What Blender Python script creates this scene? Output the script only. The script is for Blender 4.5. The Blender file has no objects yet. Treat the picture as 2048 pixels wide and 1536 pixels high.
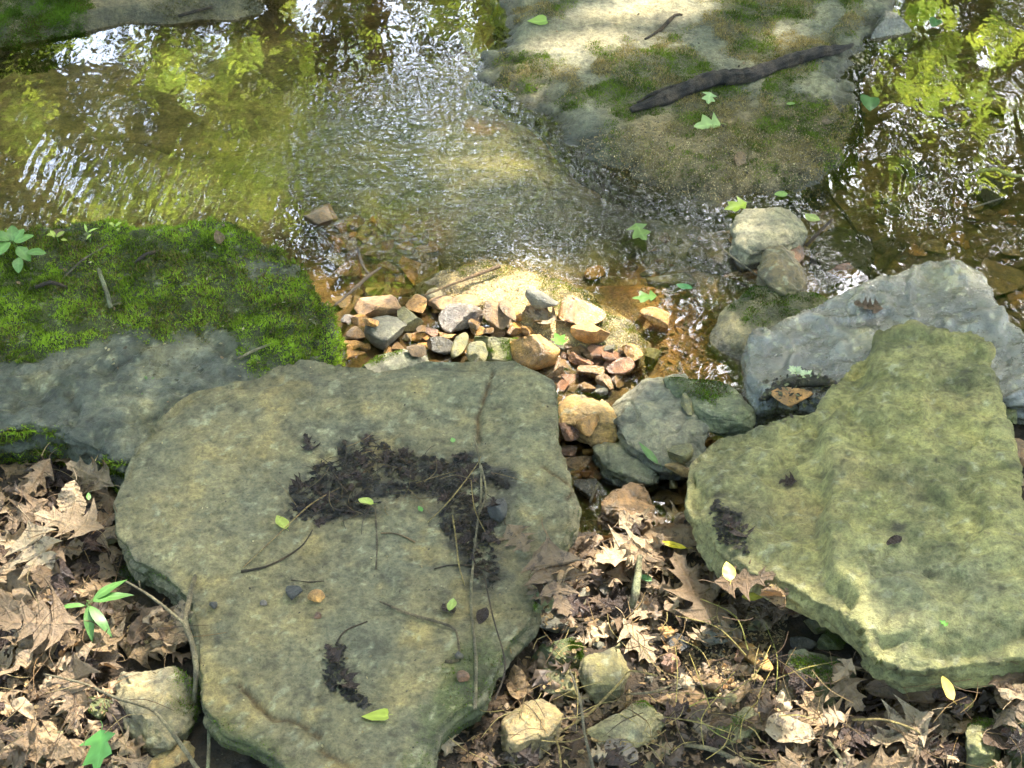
import bpy, math, random
import numpy as np
from mathutils import Vector, Matrix, Quaternion
random.seed(11)
rng = np.random.default_rng(11)
C = bpy.context.scene.collection
SC = bpy.context.scene
R = math.radians

# ------------------------------------------------------------------ camera
DEP, DIST, HF = R(42), 4.2, R(28)
CAM = Vector((0, -DIST*math.cos(DEP), DIST*math.sin(DEP)))
cd = bpy.data.cameras.new('camera'); cam = bpy.data.objects.new('camera', cd); C.objects.link(cam)
cam.location = CAM; cam.rotation_euler = (math.pi/2-DEP, 0, 0)
cd.sensor_width = 36; cd.lens = 18/math.tan(HF/2); cd.clip_end = 500; cd.clip_start = .05
SC.camera = cam
# ------------------------------------------------------------------ sky, sun, exposure
EL, AZ = R(55), R(35)
SUN = Vector((math.cos(EL)*math.sin(AZ), math.cos(EL)*math.cos(AZ), math.sin(EL)))
w = bpy.data.worlds.new('World'); SC.world = w; w.use_nodes = True
nt = w.node_tree
sky = nt.nodes.new('ShaderNodeTexSky'); sky.sky_type = 'NISHITA'; sky.sun_disc = False
sky.sun_elevation = EL; sky.sun_rotation = AZ; sky.air_density = 1.0; sky.dust_density = 3.0
nt.links.new(sky.outputs[0], nt.nodes['Background'].inputs[0])
nt.nodes['Background'].inputs[1].default_value = .15
sl = bpy.data.lights.new('sun', 'SUN'); sl.energy = 1.7; sl.angle = R(.53); sl.color = (1, .94, .84)
so = bpy.data.objects.new('sun', sl); C.objects.link(so); so.rotation_euler = SUN.to_track_quat('Z', 'Y').to_euler()
so.location = (3, 4, 8)
SC.view_settings.view_transform = 'Standard'; SC.view_settings.look = 'None'
SC.view_settings.exposure = 3.8; SC.view_settings.gamma = 1
SC.render.engine = 'CYCLES'
cy = SC.cycles
cy.use_denoising = True
cy.max_bounces = 8; cy.transparent_max_bounces = 10; cy.diffuse_bounces = 3; cy.glossy_bounces = 3; cy.transmission_bounces = 4
cy.caustics_reflective = False; cy.caustics_refractive = False; cy.sample_clamp_indirect = 6

# ------------------------------------------------------------------ helpers
TH = math.tan(HF/2)
FW = np.array((0, math.cos(DEP), -math.sin(DEP))); UP = np.array((0, math.sin(DEP), math.cos(DEP))); CA = np.array(CAM)
def ray(px, py):
    d = FW + np.array((1., 0, 0))*(px-1024)/1024*TH + UP*(768-py)/1024*TH
    return d/np.linalg.norm(d)
def P(px, py, z=0.):                       # the point of the plane at height z seen at a photo pixel
    d = ray(px, py); return CA + d*((z-CA[2])/d[2])
def W(poly, z=0.): return np.array([P(q[0], q[1], z)[:2] for q in poly])
def MM(px, py): return abs(P(px+1, py)[0]-P(px, py)[0])

_perm = rng.permutation(256); _perm = np.concatenate([_perm, _perm, _perm])
_g = rng.normal(size=(256, 3)); _g /= np.linalg.norm(_g, axis=1)[:, None]
def perlin(p):
    i = np.floor(p).astype(np.int64); f = p-i; i &= 255
    u = f*f*f*(f*(f*6-15)+10); r = np.zeros(len(p))
    for dx in (0, 1):
        for dy in (0, 1):
            for dz in (0, 1):
                h = _perm[_perm[_perm[(i[:, 0]+dx) & 255]+((i[:, 1]+dy) & 255)]+((i[:, 2]+dz) & 255)]
                d = ((f-np.array((dx, dy, dz)))*_g[h]).sum(1)
                r += d*(u[:, 0] if dx else 1-u[:, 0])*(u[:, 1] if dy else 1-u[:, 1])*(u[:, 2] if dz else 1-u[:, 2])
    return r*1.5
def fbm(p, s, o=4, seed=0, st=(1, 1, 1)):
    q = np.asarray(p)*np.array(st)*s+seed*17.31; r = 0; a = 1; n = 0
    for k in range(o):
        r = r+a*perlin(q); n += a; q = q*2.03+5.2; a *= .5
    return r/n*1.4
def sm(x, a, b):
    t = np.clip((x-a)/(b-a), 0, 1); return t*t*(3-2*t)
def mix(a, b, t):
    t = np.asarray(t)[:, None]; return np.asarray(a)*(1-t)+np.asarray(b)*t
def sdf(p, poly, lim=.4):                  # signed distance to a polygon, negative inside
    lo = poly.min(0)-lim; hi = poly.max(0)+lim
    out = np.full(len(p), lim)
    m = (p[:, 0] > lo[0]) & (p[:, 0] < hi[0]) & (p[:, 1] > lo[1]) & (p[:, 1] < hi[1])
    q = p[m][:, :2]
    if not len(q): return out
    d = np.full(len(q), 9.); ins = np.zeros(len(q), bool)
    for a, b in zip(poly, np.roll(poly, -1, 0)):
        e = b-a; wv = q-a; t = np.clip((wv@e)/(e@e+1e-12), 0, 1)
        d = np.minimum(d, np.hypot(*(wv-t[:, None]*e).T))
        c = (a[1] > q[:, 1]) != (b[1] > q[:, 1])
        with np.errstate(divide='ignore', invalid='ignore'):
            ins ^= c & (q[:, 0] < (b[0]-a[0])*(q[:, 1]-a[1])/(b[1]-a[1])+a[0])
    out[m] = np.minimum(np.where(ins, -d, d), lim); return out
def ldist(p, line):                        # distance to a polyline in plan
    d = np.full(len(p), 9.)
    for a, b in zip(line[:-1], line[1:]):
        e = b-a; wv = p[:, :2]-a; t = np.clip((wv@e)/(e@e+1e-12), 0, 1)
        d = np.minimum(d, np.hypot(*(wv-t[:, None]*e).T))
    return d
def tag(o, label=None, cat=None, group=None, kind=None):
    if label: o['label'] = label
    if cat: o['category'] = cat
    if group: o['group'] = group
    if kind: o['kind'] = kind
    return o
def mesh_np(name, V, F, mat, parent=None, smooth=True, attrs=None):
    me = bpy.data.meshes.new(name); V = np.ascontiguousarray(V, dtype=np.float32); F = np.ascontiguousarray(F, dtype=np.int32)
    k = F.shape[1]
    me.vertices.add(len(V)); me.vertices.foreach_set('co', V.ravel())
    me.loops.add(F.size); me.loops.foreach_set('vertex_index', F.ravel())
    me.polygons.add(len(F)); me.polygons.foreach_set('loop_start', np.arange(0, F.size, k, dtype=np.int32))
    try: me.polygons.foreach_set('loop_total', np.full(len(F), k, dtype=np.int32))
    except Exception: pass
    me.polygons.foreach_set('use_smooth', np.full(len(F), smooth, dtype=bool))
    me.update(calc_edges=True)
    put_attrs(me, attrs); me.materials.append(mat)
    o = bpy.data.objects.new(name, me); C.objects.link(o); o.parent = parent
    return o
def put_attrs(me, attrs):
    for k, v in (attrs or {}).items():
        v = np.asarray(v, dtype=np.float32)
        if v.ndim == 2:
            a = me.attributes.new(k, 'FLOAT_COLOR', 'POINT'); c = np.ones((len(v), 4), np.float32); c[:, :3] = np.clip(v, .001, 1)
            a.data.foreach_set('color', c.ravel())
        else:
            a = me.attributes.new(k, 'FLOAT', 'POINT'); a.data.foreach_set('value', v)
def vnormals(V, F):
    T = F if F.shape[1] == 3 else np.concatenate([F[:, :3], F[:, [0, 2, 3]]])
    n = np.cross(V[T[:, 1]]-V[T[:, 0]], V[T[:, 2]]-V[T[:, 0]]); N = np.zeros_like(V)
    for k in range(3): np.add.at(N, T[:, k], n)
    return N/(np.linalg.norm(N, axis=1)[:, None]+1e-12)

# ------------------------------------------------------------------ materials
class NT:
    def __init__(s, name):
        s.m = bpy.data.materials.new(name); s.m.use_nodes = True; s.t = s.m.node_tree
        s.t.nodes.clear(); s.out = s.t.nodes.new('ShaderNodeOutputMaterial')
    def n(s, kind, **kw):
        nd = s.t.nodes.new('ShaderNode'+kind)
        for k, v in kw.items():
            if k.startswith('i_'):
                key = k[2:]; key = int(key) if key.isdigit() else key.replace('_', ' ')
                if hasattr(v, 'is_output') or isinstance(v, bpy.types.NodeSocket): s.t.links.new(v, nd.inputs[key])
                else: nd.inputs[key].default_value = v
            else: setattr(nd, k, v)
        return nd
    def attr(s, name): return s.n('Attribute', attribute_name=name)
    def math(s, op, a, b=0.):
        return s.n('Math', operation=op, i_0=a, i_1=b).outputs[0]
    def mixc(s, f, a, b, bt='MIX'):
        nd = s.n('Mix', data_type='RGBA', blend_type=bt)
        for i, v in ((0, f), (6, a), (7, b)):
            if isinstance(v, bpy.types.NodeSocket): s.t.links.new(v, nd.inputs[i])
            else: nd.inputs[i].default_value = (*v, 1) if isinstance(v, tuple) and len(v) == 3 else v
        return nd.outputs[2]
    def noise(s, scale, detail=5, rough=.6, vec=None, dist=0.):
        nd = s.n('TexNoise', i_Scale=scale, i_Detail=detail, i_Roughness=rough, i_Distortion=dist)
        if vec is None: vec = s.n('TexCoord').outputs['Object']
        s.t.links.new(vec, nd.inputs['Vector']); return nd.outputs[0]
    def mrange(s, v, a, b, c, d):
        return s.n('MapRange', i_0=v, i_1=a, i_2=b, i_3=c, i_4=d).outputs[0]
def rock_mat(name='rock', fine=1., bump=1., spec=.5):
    t = NT(name); col = t.attr('Col').outputs[0]; wet = t.attr('wet').outputs[2]
    n1 = t.noise(42*fine, 8, .72); n2 = t.noise(190*fine, 4, .75); n3 = t.noise(9*fine, 5, .65); n4 = t.noise(95*fine, 5, .7)
    v = t.math('MULTIPLY', t.mrange(n1, .36, .64, .64, 1.32), t.mrange(n2, .34, .66, .66, 1.34))
    v = t.math('MULTIPLY', v, t.mrange(n4, .54, .62, 1., .55))
    v = t.math('MULTIPLY', v, t.mrange(n3, .36, .64, .74, 1.22))
    cm = t.mixc(1., t.mixc(1., col, (1.05, 1., .78), 'MULTIPLY'), t.n('CombineColor', i_0=v, i_1=v, i_2=v).outputs[0], 'MULTIPLY')
    yel = t.mixc(t.mrange(n3, .45, .7, 0., .35), cm, t.mixc(1., cm, (1.25, 1.05, .6), 'MULTIPLY'))
    rgh = t.math('SUBTRACT', .9, t.math('MULTIPLY', wet, t.mrange(n1, .35, .65, .72, .5)))
    hgt = t.math('ADD', t.math('MULTIPLY', n1, .8), t.math('ADD', t.math('MULTIPLY', n2, .25), t.math('MULTIPLY', n4, .3)))
    b = t.n('Bump', i_Strength=.9*bump, i_Distance=.016, i_Height=hgt)
    p = t.n('BsdfPrincipled', i_Base_Color=yel, i_Roughness=rgh, i_Normal=b.outputs[0], i_Specular_IOR_Level=spec)
    t.t.links.new(p.outputs[0], t.out.inputs[0]); return t.m
def leafy_mat(name, rough=.5, trans=.35, attr=True, c=(.1, .2, .03), tint=(1.3, 1.3, .7), gloss=.4):
    t = NT(name); col = t.attr('Col').outputs[0] if attr else t.n('RGB').outputs[0]
    if not attr: t.t.nodes['RGB'].outputs[0].default_value = (*c, 1)
    p = t.n('BsdfPrincipled', i_Base_Color=col, i_Roughness=rough, i_Specular_IOR_Level=gloss)
    tr = t.n('BsdfTranslucent', i_Color=t.mixc(1., col, tint, 'MULTIPLY'))
    mx = t.n('MixShader', i_0=trans, i_1=p.outputs[0], i_2=tr.outputs[0])
    t.t.links.new(mx.outputs[0], t.out.inputs[0]); return t.m
def dead_leaf_mat(name, cols, blotch=.5, wetness=.3, merged=False):
    t = NT(name); k_ = 11. if merged else 1.; oi = t.attr('rnd').outputs[2] if merged else t.n('ObjectInfo').outputs['Random']
    ramp = t.n('ValToRGB', i_0=oi); e = ramp.color_ramp.elements
    while len(e) < len(cols): e.new(.5)
    for k, c in enumerate(cols): e[k].position = k/(len(cols)-1); e[k].color = (*c, 1)
    crd = t.n('TexCoord').outputs['Object']
    vec = t.n('VectorMath', operation='ADD', i_0=crd, i_1=t.n('CombineXYZ', i_0=t.math('MULTIPLY', oi, 37.), i_1=t.math('MULTIPLY', oi, 11.)).outputs[0]).outputs[0]
    n1 = t.noise(8*k_, 6, .65, vec); n2 = t.noise(38*k_, 4, .65, vec); n3 = t.noise(3.5*k_, 3, .5, vec)
    vein = t.attr('vein').outputs[2]
    base = t.mixc(t.mrange(n3, .35, .65, 0., .55), ramp.outputs[0], t.mixc(1., ramp.outputs[0], (.70, .62, .48), 'MULTIPLY'))
    base = t.mixc(t.mrange(n2, .35, .7, 0., .3), base, t.mixc(1., base, (.55, .45, .4), 'MULTIPLY'))
    base = t.mixc(t.math('MULTIPLY', t.mrange(n1, .53, .60, 0., 1.), t.math('MULTIPLY', t.mrange(oi, 0., 1., .25, 1.), blotch*1.5)), base, (.035, .024, .02))
    base = t.mixc(t.math('MULTIPLY', t.math('POWER', vein, 5.), .5), base, t.mixc(1., base, (1.5, 1.4, 1.2), 'MULTIPLY'))
    b = t.n('Bump', i_Strength=.6, i_Distance=.03/k_, i_Height=t.math('ADD', n1, t.math('MULTIPLY', vein, .25)))
    p = t.n('BsdfPrincipled', i_Base_Color=base, i_Roughness=t.mrange(n1, .35, .62, .75, .75-wetness), i_Normal=b.outputs[0], i_Specular_IOR_Level=.4)
    tr = t.n('BsdfTranslucent', i_Color=t.mixc(1., base, (1.2, .9, .5), 'MULTIPLY'))
    mx = t.n('MixShader', i_0=.15, i_1=p.outputs[0], i_2=tr.outputs[0])
    t.t.links.new(mx.outputs[0], t.out.inputs[0]); return t.m
M_rock = rock_mat('rock', 1., .9)
M_wet = rock_mat('wet_rock', 1., .5, 1.3)
M_stone = rock_mat('stone', 1.6, .7, .8)
M_ground = rock_mat('soil', 1.3, 1.2)
M_moss = leafy_mat('moss', .7, .3, gloss=.15)
M_green = leafy_mat('green_leaf', .4, .3, tint=(1.2, 1.3, .5))
M_bark = rock_mat('bark', 2.5, 1.2)
M_dead = dead_leaf_mat('dead_leaf', [(.29, .205, .12), (.13, .085, .05), (.42, .32, .20), (.21, .145, .085), (.07, .045, .03), (.33, .23, .125), (.17, .12, .075), (.46, .36, .23)])
DCOLS = [tuple(e.color)[:3] for e in M_dead.node_tree.nodes['Color Ramp'].color_ramp.elements]
M_deadmix = dead_leaf_mat('dead_leaf_mixed', DCOLS+[(.06, .04, .03)], merged=True)
M_dark = dead_leaf_mat('dark_leaf', [(.04, .027, .02), (.075, .05, .04), (.025, .018, .016)], .6, .55)
M_yell = leafy_mat('yellow_leaf', .5, .25, tint=(1.1, 1.1, .5))

def water_mat():
    t = NT('stream_water'); crd = t.n('TexCoord').outputs['Object']; rf = t.attr('riffle').outputs[2]; am = t.attr('calm').outputs[2]
    st = t.n('Mapping', i_Vector=crd, i_Rotation=(0, 0, .25), i_Scale=(1., .62, 1)).outputs[0]
    a = t.noise(17, 2, .45, st, .6); b = t.noise(44, 1.2, .5, st, .4)
    wv = t.n('TexWave', wave_type='BANDS', bands_direction='X', i_Scale=11., i_Distortion=5., i_Detail=2.)
    wv.inputs['Detail Scale'].default_value = 1.6; t.t.links.new(st, wv.inputs['Vector'])
    c = t.noise(82, 1.2, .5, t.n('Mapping', i_Vector=crd, i_Rotation=(0, 0, -.5), i_Scale=(.5, 1., 1)).outputs[0], .5)
    h = t.math('ADD', t.math('MULTIPLY', a, t.math('MULTIPLY', am, .0013)), t.math('MULTIPLY', b, t.math('MULTIPLY', am, .0004)))
    h = t.math('ADD', h, t.math('MULTIPLY', wv.outputs[1], t.math('MULTIPLY', t.attr('wave').outputs[2], .00016)))
    h = t.math('ADD', h, t.math('MULTIPLY', rf, t.math('ADD', t.math('MULTIPLY', b, .0018), t.math('MULTIPLY', c, .0011))))
    bp = t.n('Bump', i_Strength=1., i_Distance=1., i_Height=h).outputs[0]
    fr = t.n('Fresnel', i_IOR=1.5, i_Normal=bp).outputs[0]
    tr = t.n('BsdfTransparent', i_Color=(.90, .88, .74, 1))
    gl = t.n('BsdfGlossy', i_Color=(1, 1, 1, 1), i_Roughness=.03, i_Normal=bp)
    mx = t.n('MixShader', i_0=t.math('MINIMUM', t.math('MULTIPLY', fr, 2.1), 1.), i_1=tr.outputs[0], i_2=gl.outputs[0])
    t.t.links.new(mx.outputs[0], t.out.inputs[0]); return t.m
M_water = water_mat()

# ------------------------------------------------------------------ zones traced on the ground
LEDGE = [(1000, -60), (1003, 50), (965, 100), (960, 140), (990, 165), (1070, 210), (1150, 290), (1225, 340), (1300, 380), (1400, 395), (1470, 400), (1560, 388), (1640, 362), (1690, 310), (1718, 235), (1712, 120), (1730, 60), (1790, 0), (1800, -60)]
RIFFLE = [(640, 190), (760, 200), (960, 180), (1100, 260), (1230, 360), (1420, 420), (1500, 470), (1350, 500), (1180, 490), (1020, 500), (860, 480), (720, 450), (600, 400), (560, 300)]
POOL_L = [(-100, 60), (300, 60), (600, 40), (620, 200), (590, 330), (560, 430), (300, 460), (-100, 480)]
FARBANK = [(-300, 105), (0, 100), (100, 85), (180, 68), (260, 52), (340, 58), (400, 44), (470, 50), (545, 30), (540, -20), (560, -200), (-300, -200)]
POOL_R = [(1720, -60), (1735, 100), (1720, 250), (1690, 330), (1600, 400), (1640, 470), (1700, 540), (1850, 520), (1960, 560), (2200, 640), (2300, -60)]
GRAVEL_PIT = [(1180, 545), (1300, 545), (1440, 600), (1470, 690), (1470, 760), (1380, 740), (1310, 740), (1300, 660), (1270, 600)]
BANK = [(-900, 850), (0, 860), (260, 900), (500, 900), (900, 1030), (1130, 1040), (1200, 1050), (1300, 1045), (1370, 1010), (1500, 900), (1700, 850), (1960, 770), (2100, 760), (2900, 700), (3000, 2600), (-900, 2600)]
HEAPZ = [(680, 600), (760, 575), (900, 580), (1040, 600), (1200, 640), (1230, 720), (1060, 750), (680, 740)]
GAPZ = [(1060, 690), (1240, 690), (1260, 760), (1240, 880), (1200, 1000), (1120, 1000), (1080, 760)]
CRACK = [(80, 300), (150, 250), (215, 242), (280, 250), (330, 268), (400, 280), (500, 262), (560, 240)]

def terrain_h(X):
    p3 = np.c_[X, np.zeros(len(X))]
    z = -.055+.02*fbm(p3, 2.2, 4, 1)+.006*fbm(p3, 14, 3, 2)
    z += .030*sm(-sdf(X, W(RIFFLE)), -.05, .15)
    z -= .035*sm(-sdf(X, W(POOL_L)), -.02, .2)
    z -= .02*sm(-sdf(X, W(POOL_R)), -.02, .15)
    z = np.maximum(z, -.05+.03*sm(-sdf(X, W(GRAVEL_PIT)), -.02, .03)+.006*fbm(p3, 20, 3, 7))
    z = np.maximum(z, -.05+.046*sm(-sdf(X, W(HEAPZ)), -.03, .03)+.008*fbm(p3, 18, 3, 7))
    z = np.maximum(z, -.05+.040*sm(-sdf(X, W(GAPZ)), -.03, .03)+.010*fbm(p3, 18, 3, 7))
    c = ldist(X, W(CRACK)); z -= .015*np.exp(-(c/.006)**2)+.006*sm(c, .1, 0)*(X[:, 1] > np.interp(X[:, 0], W(CRACK)[:, 0], W(CRACK)[:, 1]))
    fb = sdf(X, W(FARBANK), 2.); z = np.where(fb < .05, np.maximum(z, -.06+.09*sm(-fb, -.05, .06)+.03*sm(-fb, .03, .4)+.012*fbm(p3, 8, 4, 4)), z)
    b = -sdf(X, W(BANK), 3.); zb = -.07+.11*sm(b, -.06, .10)+.03*sm(b, .1, .6)+.022*fbm(p3, 5, 5, 3)+.008*fbm(p3, 30, 3, 5)
    z = np.maximum(z, np.where(b > -.08, zb, -9))
    r = np.hypot(X[:, 0], X[:, 1]); far = sm(r, 3.0, 12.)
    z += far*(np.where(X[:, 1] > 0, .6, .3)*fbm(p3, .25, 3, 6)+.25*sm(np.abs(X[:, 1]-1.), 2.5, 6))
    return z
def axis(lo, hi, st, far):
    a = list(np.arange(lo, hi, st)); s = st
    left = []; x = lo
    while x > -far: s *= 1.12; x -= s; left.append(x)
    right = []; x = a[-1]; s = st
    while x < far: s *= 1.12; x += s; right.append(x)
    return np.array(left[::-1]+a+right)
xs = axis(-1.55, 1.6, .0058, 70); ys = axis(-1.15, 2.0, .0058, 70)
gx, gy = np.meshgrid(xs, ys); X = np.c_[gx.ravel(), gy.ravel()]
Z = terrain_h(X); V = np.c_[X, Z]; nx, ny = len(xs), len(ys)
ii = (np.arange(ny-1)[:, None]*nx+np.arange(nx-1)[None]).ravel()
F = np.c_[ii, ii+1, ii+nx+1, ii+nx]
p3 = np.c_[X, Z*0]
col = mix((.19, .135, .065), (.30, .21, .10), sm(fbm(p3, 7, 5, 8), -.3, .4))
col = mix(col, (.07, .055, .03), sm(fbm(p3, 16, 4, 9), .1, .6)*.7)
m = sm(-sdf(X, W(POOL_L)), -.05, .08); col = mix(col, mix((.52, .44, .25), (.36, .33, .17), sm(fbm(p3, 5, 5, 10, (1, 1.6, 1)), -.25, .4)), m*.9)
m = sm(-sdf(X, W(RIFFLE))+.12*fbm(p3, 5, 4, 17), -.08, .10); col = mix(col, mix((.23, .23, .135), (.11, .125, .075), sm(fbm(p3, 13, 6, 11, (1, 2.2, 1)), -.12, .25)), m*.9)
for (px, py, r_, c_, a_) in [(960, 228, .06, (.42, .25, .12), .8), (820, 445, .12, (.33, .20, .09), .8), (720, 560, .16, (.30, .17, .07), .8), (1270, 545, .10, (.32, .18, .08), .7), (600, 100, .0, (0, 0, 0), 0), (1250, 420, .12, (.07, .075, .06), .7), (690, 60, .15, (.11, .07, .035), .7), (870, 60, .1, (.10, .065, .035), .6)]:
    c0 = P(px, py)[:2]; d = np.hypot(*(X-c0).T)+.03*fbm(p3, 10, 3, 12)
    if a_: col = mix(col, c_, sm(d, r_*1.1, r_*.4)*a_)
for q_ in (HEAPZ, GAPZ): m = sm(-sdf(X, W(q_)), -.02, .03); col = mix(col, mix((.14, .08, .035), (.05, .032, .018), sm(fbm(p3, 25, 3, 16), -.2, .3)), m*.9)
m = sm(-sdf(X, W(GRAVEL_PIT)), -.02, .03); col = mix(col, (.30, .16, .065), m*.9)
m = sm(-sdf(X, W(BANK), 3.), -.02, .04); col = mix(col, mix((.06, .04, .024), (.025, .018, .012), sm(fbm(p3, 18, 4, 13), -.3, .4)), m)
mf = sm(-sdf(X, W(FARBANK), 2.), -.02, .03); col = mix(col, mix((.20, .17, .11), (.10, .095, .065), sm(fbm(p3, 9, 5, 14), -.3, .4)), mf)
c = ldist(X, W(CRACK)); col = mix(col, (.03, .03, .015), np.exp(-(c/(.005+.003*fbm(p3, 9, 2, 3)))**2)*.9)
col = mix(col, (.06, .06, .03), sm(np.abs(fbm(p3, 3.2, 4, 15)), .03, .0)*.4*(1-mf))
r = np.hypot(X[:, 0], X[:, 1]); col = mix(col, (.07, .055, .03), sm(r, 2.5, 4))
wet = np.where(Z < .02, .7, .35)
ground = mesh_np('stream_bed', V, F, M_ground, attrs={'Col': col, 'wet': wet}); tag(ground, kind='structure')
ground_V = V; ground_N = vnormals(V, F); ground_F = F

# water
wx = axis(-1.7, 1.7, .02, 30); wy = np.r_[np.arange(-.55, 2.1, .02), axis(2.1, 2.2, .02, 20)[axis(2.1, 2.2, .02, 20) > 2.1]]
gx, gy = np.meshgrid(wx, wy); X = np.c_[gx.ravel(), gy.ravel()]; n_ = len(wx)
ii = (np.arange(len(wy)-1)[:, None]*n_+np.arange(n_-1)[None]).ravel(); FWt = np.c_[ii, ii+1, ii+n_+1, ii+n_]
p3 = np.c_[X, X[:, :1]*0]
ri = sm(-sdf(X, W(RIFFLE))+.10*fbm(p3, 4, 3, 23), -.16, .16)
for (px, py, r_) in [(1440, 500, .17), (800, 500, .12), (1180, 900, .15), (1000, 150, .12), (650, 250, .1), (1600, 520, .12), (820, 180, .16), (1100, 560, .1)]:
    d = np.hypot(*(X-P(px, py)[:2]).T); ri = np.maximum(ri, sm(d, r_, r_*.4)*.8)
ri = np.clip(ri*(.75+.5*fbm(p3, 5, 2, 21)), 0, 1.2)
wv = np.zeros(len(X))
for (px, py, r_, a_) in [(120, 380, .30, 1.), (400, 370, .28, .8), (1850, 400, .2, .7)]:
    d = np.hypot(*(X-P(px, py)[:2]).T); wv = np.maximum(wv, sm(d, r_, r_*.3)*a_)
calm = .40+.25*fbm(p3, 3, 2, 22)+.05*sm(-sdf(X, W(POOL_R)), 0, .2)
WATER = ('stream_water', np.c_[X, X[:, 0]*0], FWt, {'riffle': ri, 'wave': wv, 'calm': np.clip(calm, .1, 1)})

# ------------------------------------------------------------------ big slabs
def slab(name, outline, zf, thick, vox=.006, smooth=6, taper=.03, rough=.004, disp=None, colf=None, mat=M_rock, rag=.006, seed=1, dip=None, chip=0, ct=(.5, .95), cd=(.8, .95)):
    if not callable(zf): z0_ = zf; zf = lambda a, b: z0_
    pts = np.array([P(q[0], q[1], zf(q[0], q[1])) for q in outline])
    out = []
    for a, b in zip(pts, np.roll(pts, -1, 0)):
        n = max(1, int(np.linalg.norm(b-a)/.015))
        for k in range(n): out.append(a+(b-a)*k/n)
    out = np.array(out)
    area = .5*np.sum(out[:, 0]*np.roll(out[:, 1], -1)-np.roll(out[:, 0], -1)*out[:, 1])
    if area < 0: out = out[::-1]
    tn = np.roll(out, -1, 0)-np.roll(out, 1, 0); nrm = np.c_[tn[:, 1], -tn[:, 0], tn[:, 0]*0]; nrm /= np.linalg.norm(nrm, axis=1)[:, None]+1e-9
    out += nrm*(rag*fbm(out, 22, 3, seed))[:, None]
    mid = out+nrm*(.004+.006*fbm(out, 9, 2, seed+3))[:, None]; mid[:, 2] -= thick*.4
    bot = out-nrm*taper; bot[:, 2] -= thick
    n = len(out); Vv = np.r_[out, mid, bot]
    fs = [list(range(n)), [2*n+k for k in range(n)][::-1]]
    for r_ in (0, 1):
        for k in range(n): fs.append([r_*n+k, (r_+1)*n+k, (r_+1)*n+(k+1) % n, r_*n+(k+1) % n])
    me = bpy.data.meshes.new('t'); me.from_pydata([tuple(v) for v in Vv], [], fs); me.update()
    ob = bpy.data.objects.new('t', me); C.objects.link(ob)
    tm = ob.modifiers.new('t', 'TRIANGULATE')
    md = ob.modifiers.new('r', 'REMESH'); md.mode = 'VOXEL'; md.voxel_size = vox
    s = ob.modifiers.new('s', 'SMOOTH'); s.factor = .5; s.iterations = smooth
    bpy.context.view_layer.update()
    ev = ob.evaluated_get(bpy.context.evaluated_depsgraph_get()); m2 = ev.to_mesh()
    V2 = np.empty(len(m2.vertices)*3, np.float32); m2.vertices.foreach_get('co', V2); V2 = V2.reshape(-1, 3).astype(float)
    lt = np.empty(len(m2.loops), np.int32); m2.loops.foreach_get('vertex_index', lt); F2 = lt.reshape(-1, 4)
    ev.to_mesh_clear(); bpy.data.objects.remove(ob); bpy.data.meshes.remove(me)
    rc = np.random.default_rng(seed+5); cc_ = V2.mean(0)
    for k in range(chip):
        az = rc.uniform(0, 6.28); tl = math.pi/2*rc.uniform(*ct); nv = np.array((math.cos(az)*math.sin(tl), math.sin(az)*math.sin(tl), math.cos(tl)))
        t_ = (V2-cc_)@nv+.004*fbm(V2, 16, 3, seed+k); d_ = t_.max()*rc.uniform(*cd); mm = t_ > d_; V2[mm] -= np.outer(t_[mm]-d_, nv)*.9
    N2 = vnormals(V2, F2)
    V2 += N2*(rough*(fbm(V2, 14, 5, seed)+.7*fbm(V2, 60, 3, seed+1)-.8*sm(np.abs(fbm(V2, 11, 3, seed+12)), .07, 0)))[:, None]
    side = sm(1-N2[:, 2], .3, .9)
    V2 += N2*(side*(.006*fbm(V2, 20, 4, seed+2, (.6, .6, 3.5))+.0035*np.sign(fbm(V2, 22, 2, seed+6, (.25, .25, 3.)))))[:, None]
    if disp is not None: V2 += N2*disp(V2, N2)[:, None]*1.
    if dip:
        sd = -sdf(V2, out[:, :2])+dip[1]*.6*fbm(V2, 9, 4, seed+8)+dip[1]*.2*fbm(V2, 40, 2, seed+9)
        V2[:, 2] -= dip[0]*(1-sm(sd, -dip[1]*.3, dip[1]))*(V2[:, 2] > out[:, 2].mean()-thick*.6)
    N2 = vnormals(V2, F2)
    at = colf(V2, N2)
    lc = sm(fbm(V2, 48, 2, seed+14), .42, .52)*sm(N2[:, 2], .5, .8)*(V2[:, 2] > .05); at['Col'] = mix(at['Col'], (.30, .31, .24), lc*.6)
    lc = sm(fbm(V2, 34, 3, seed+15), .38, .5); at['Col'] = mix(at['Col'], (.06, .055, .04), lc*.5)
    wl = sm(V2[:, 2]+.006*fbm(V2, 20, 3, 5), .022, .008); at['Col'] = at['Col']*(1-.5*wl)[:, None]; at['wet'] = np.maximum(at['wet'], wl*.95)   # wet band at the waterline
    moss = at.pop('moss', None)
    o = mesh_np(name, V2, F2, mat, attrs=at)
    return o, V2, F2, N2, moss

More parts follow.
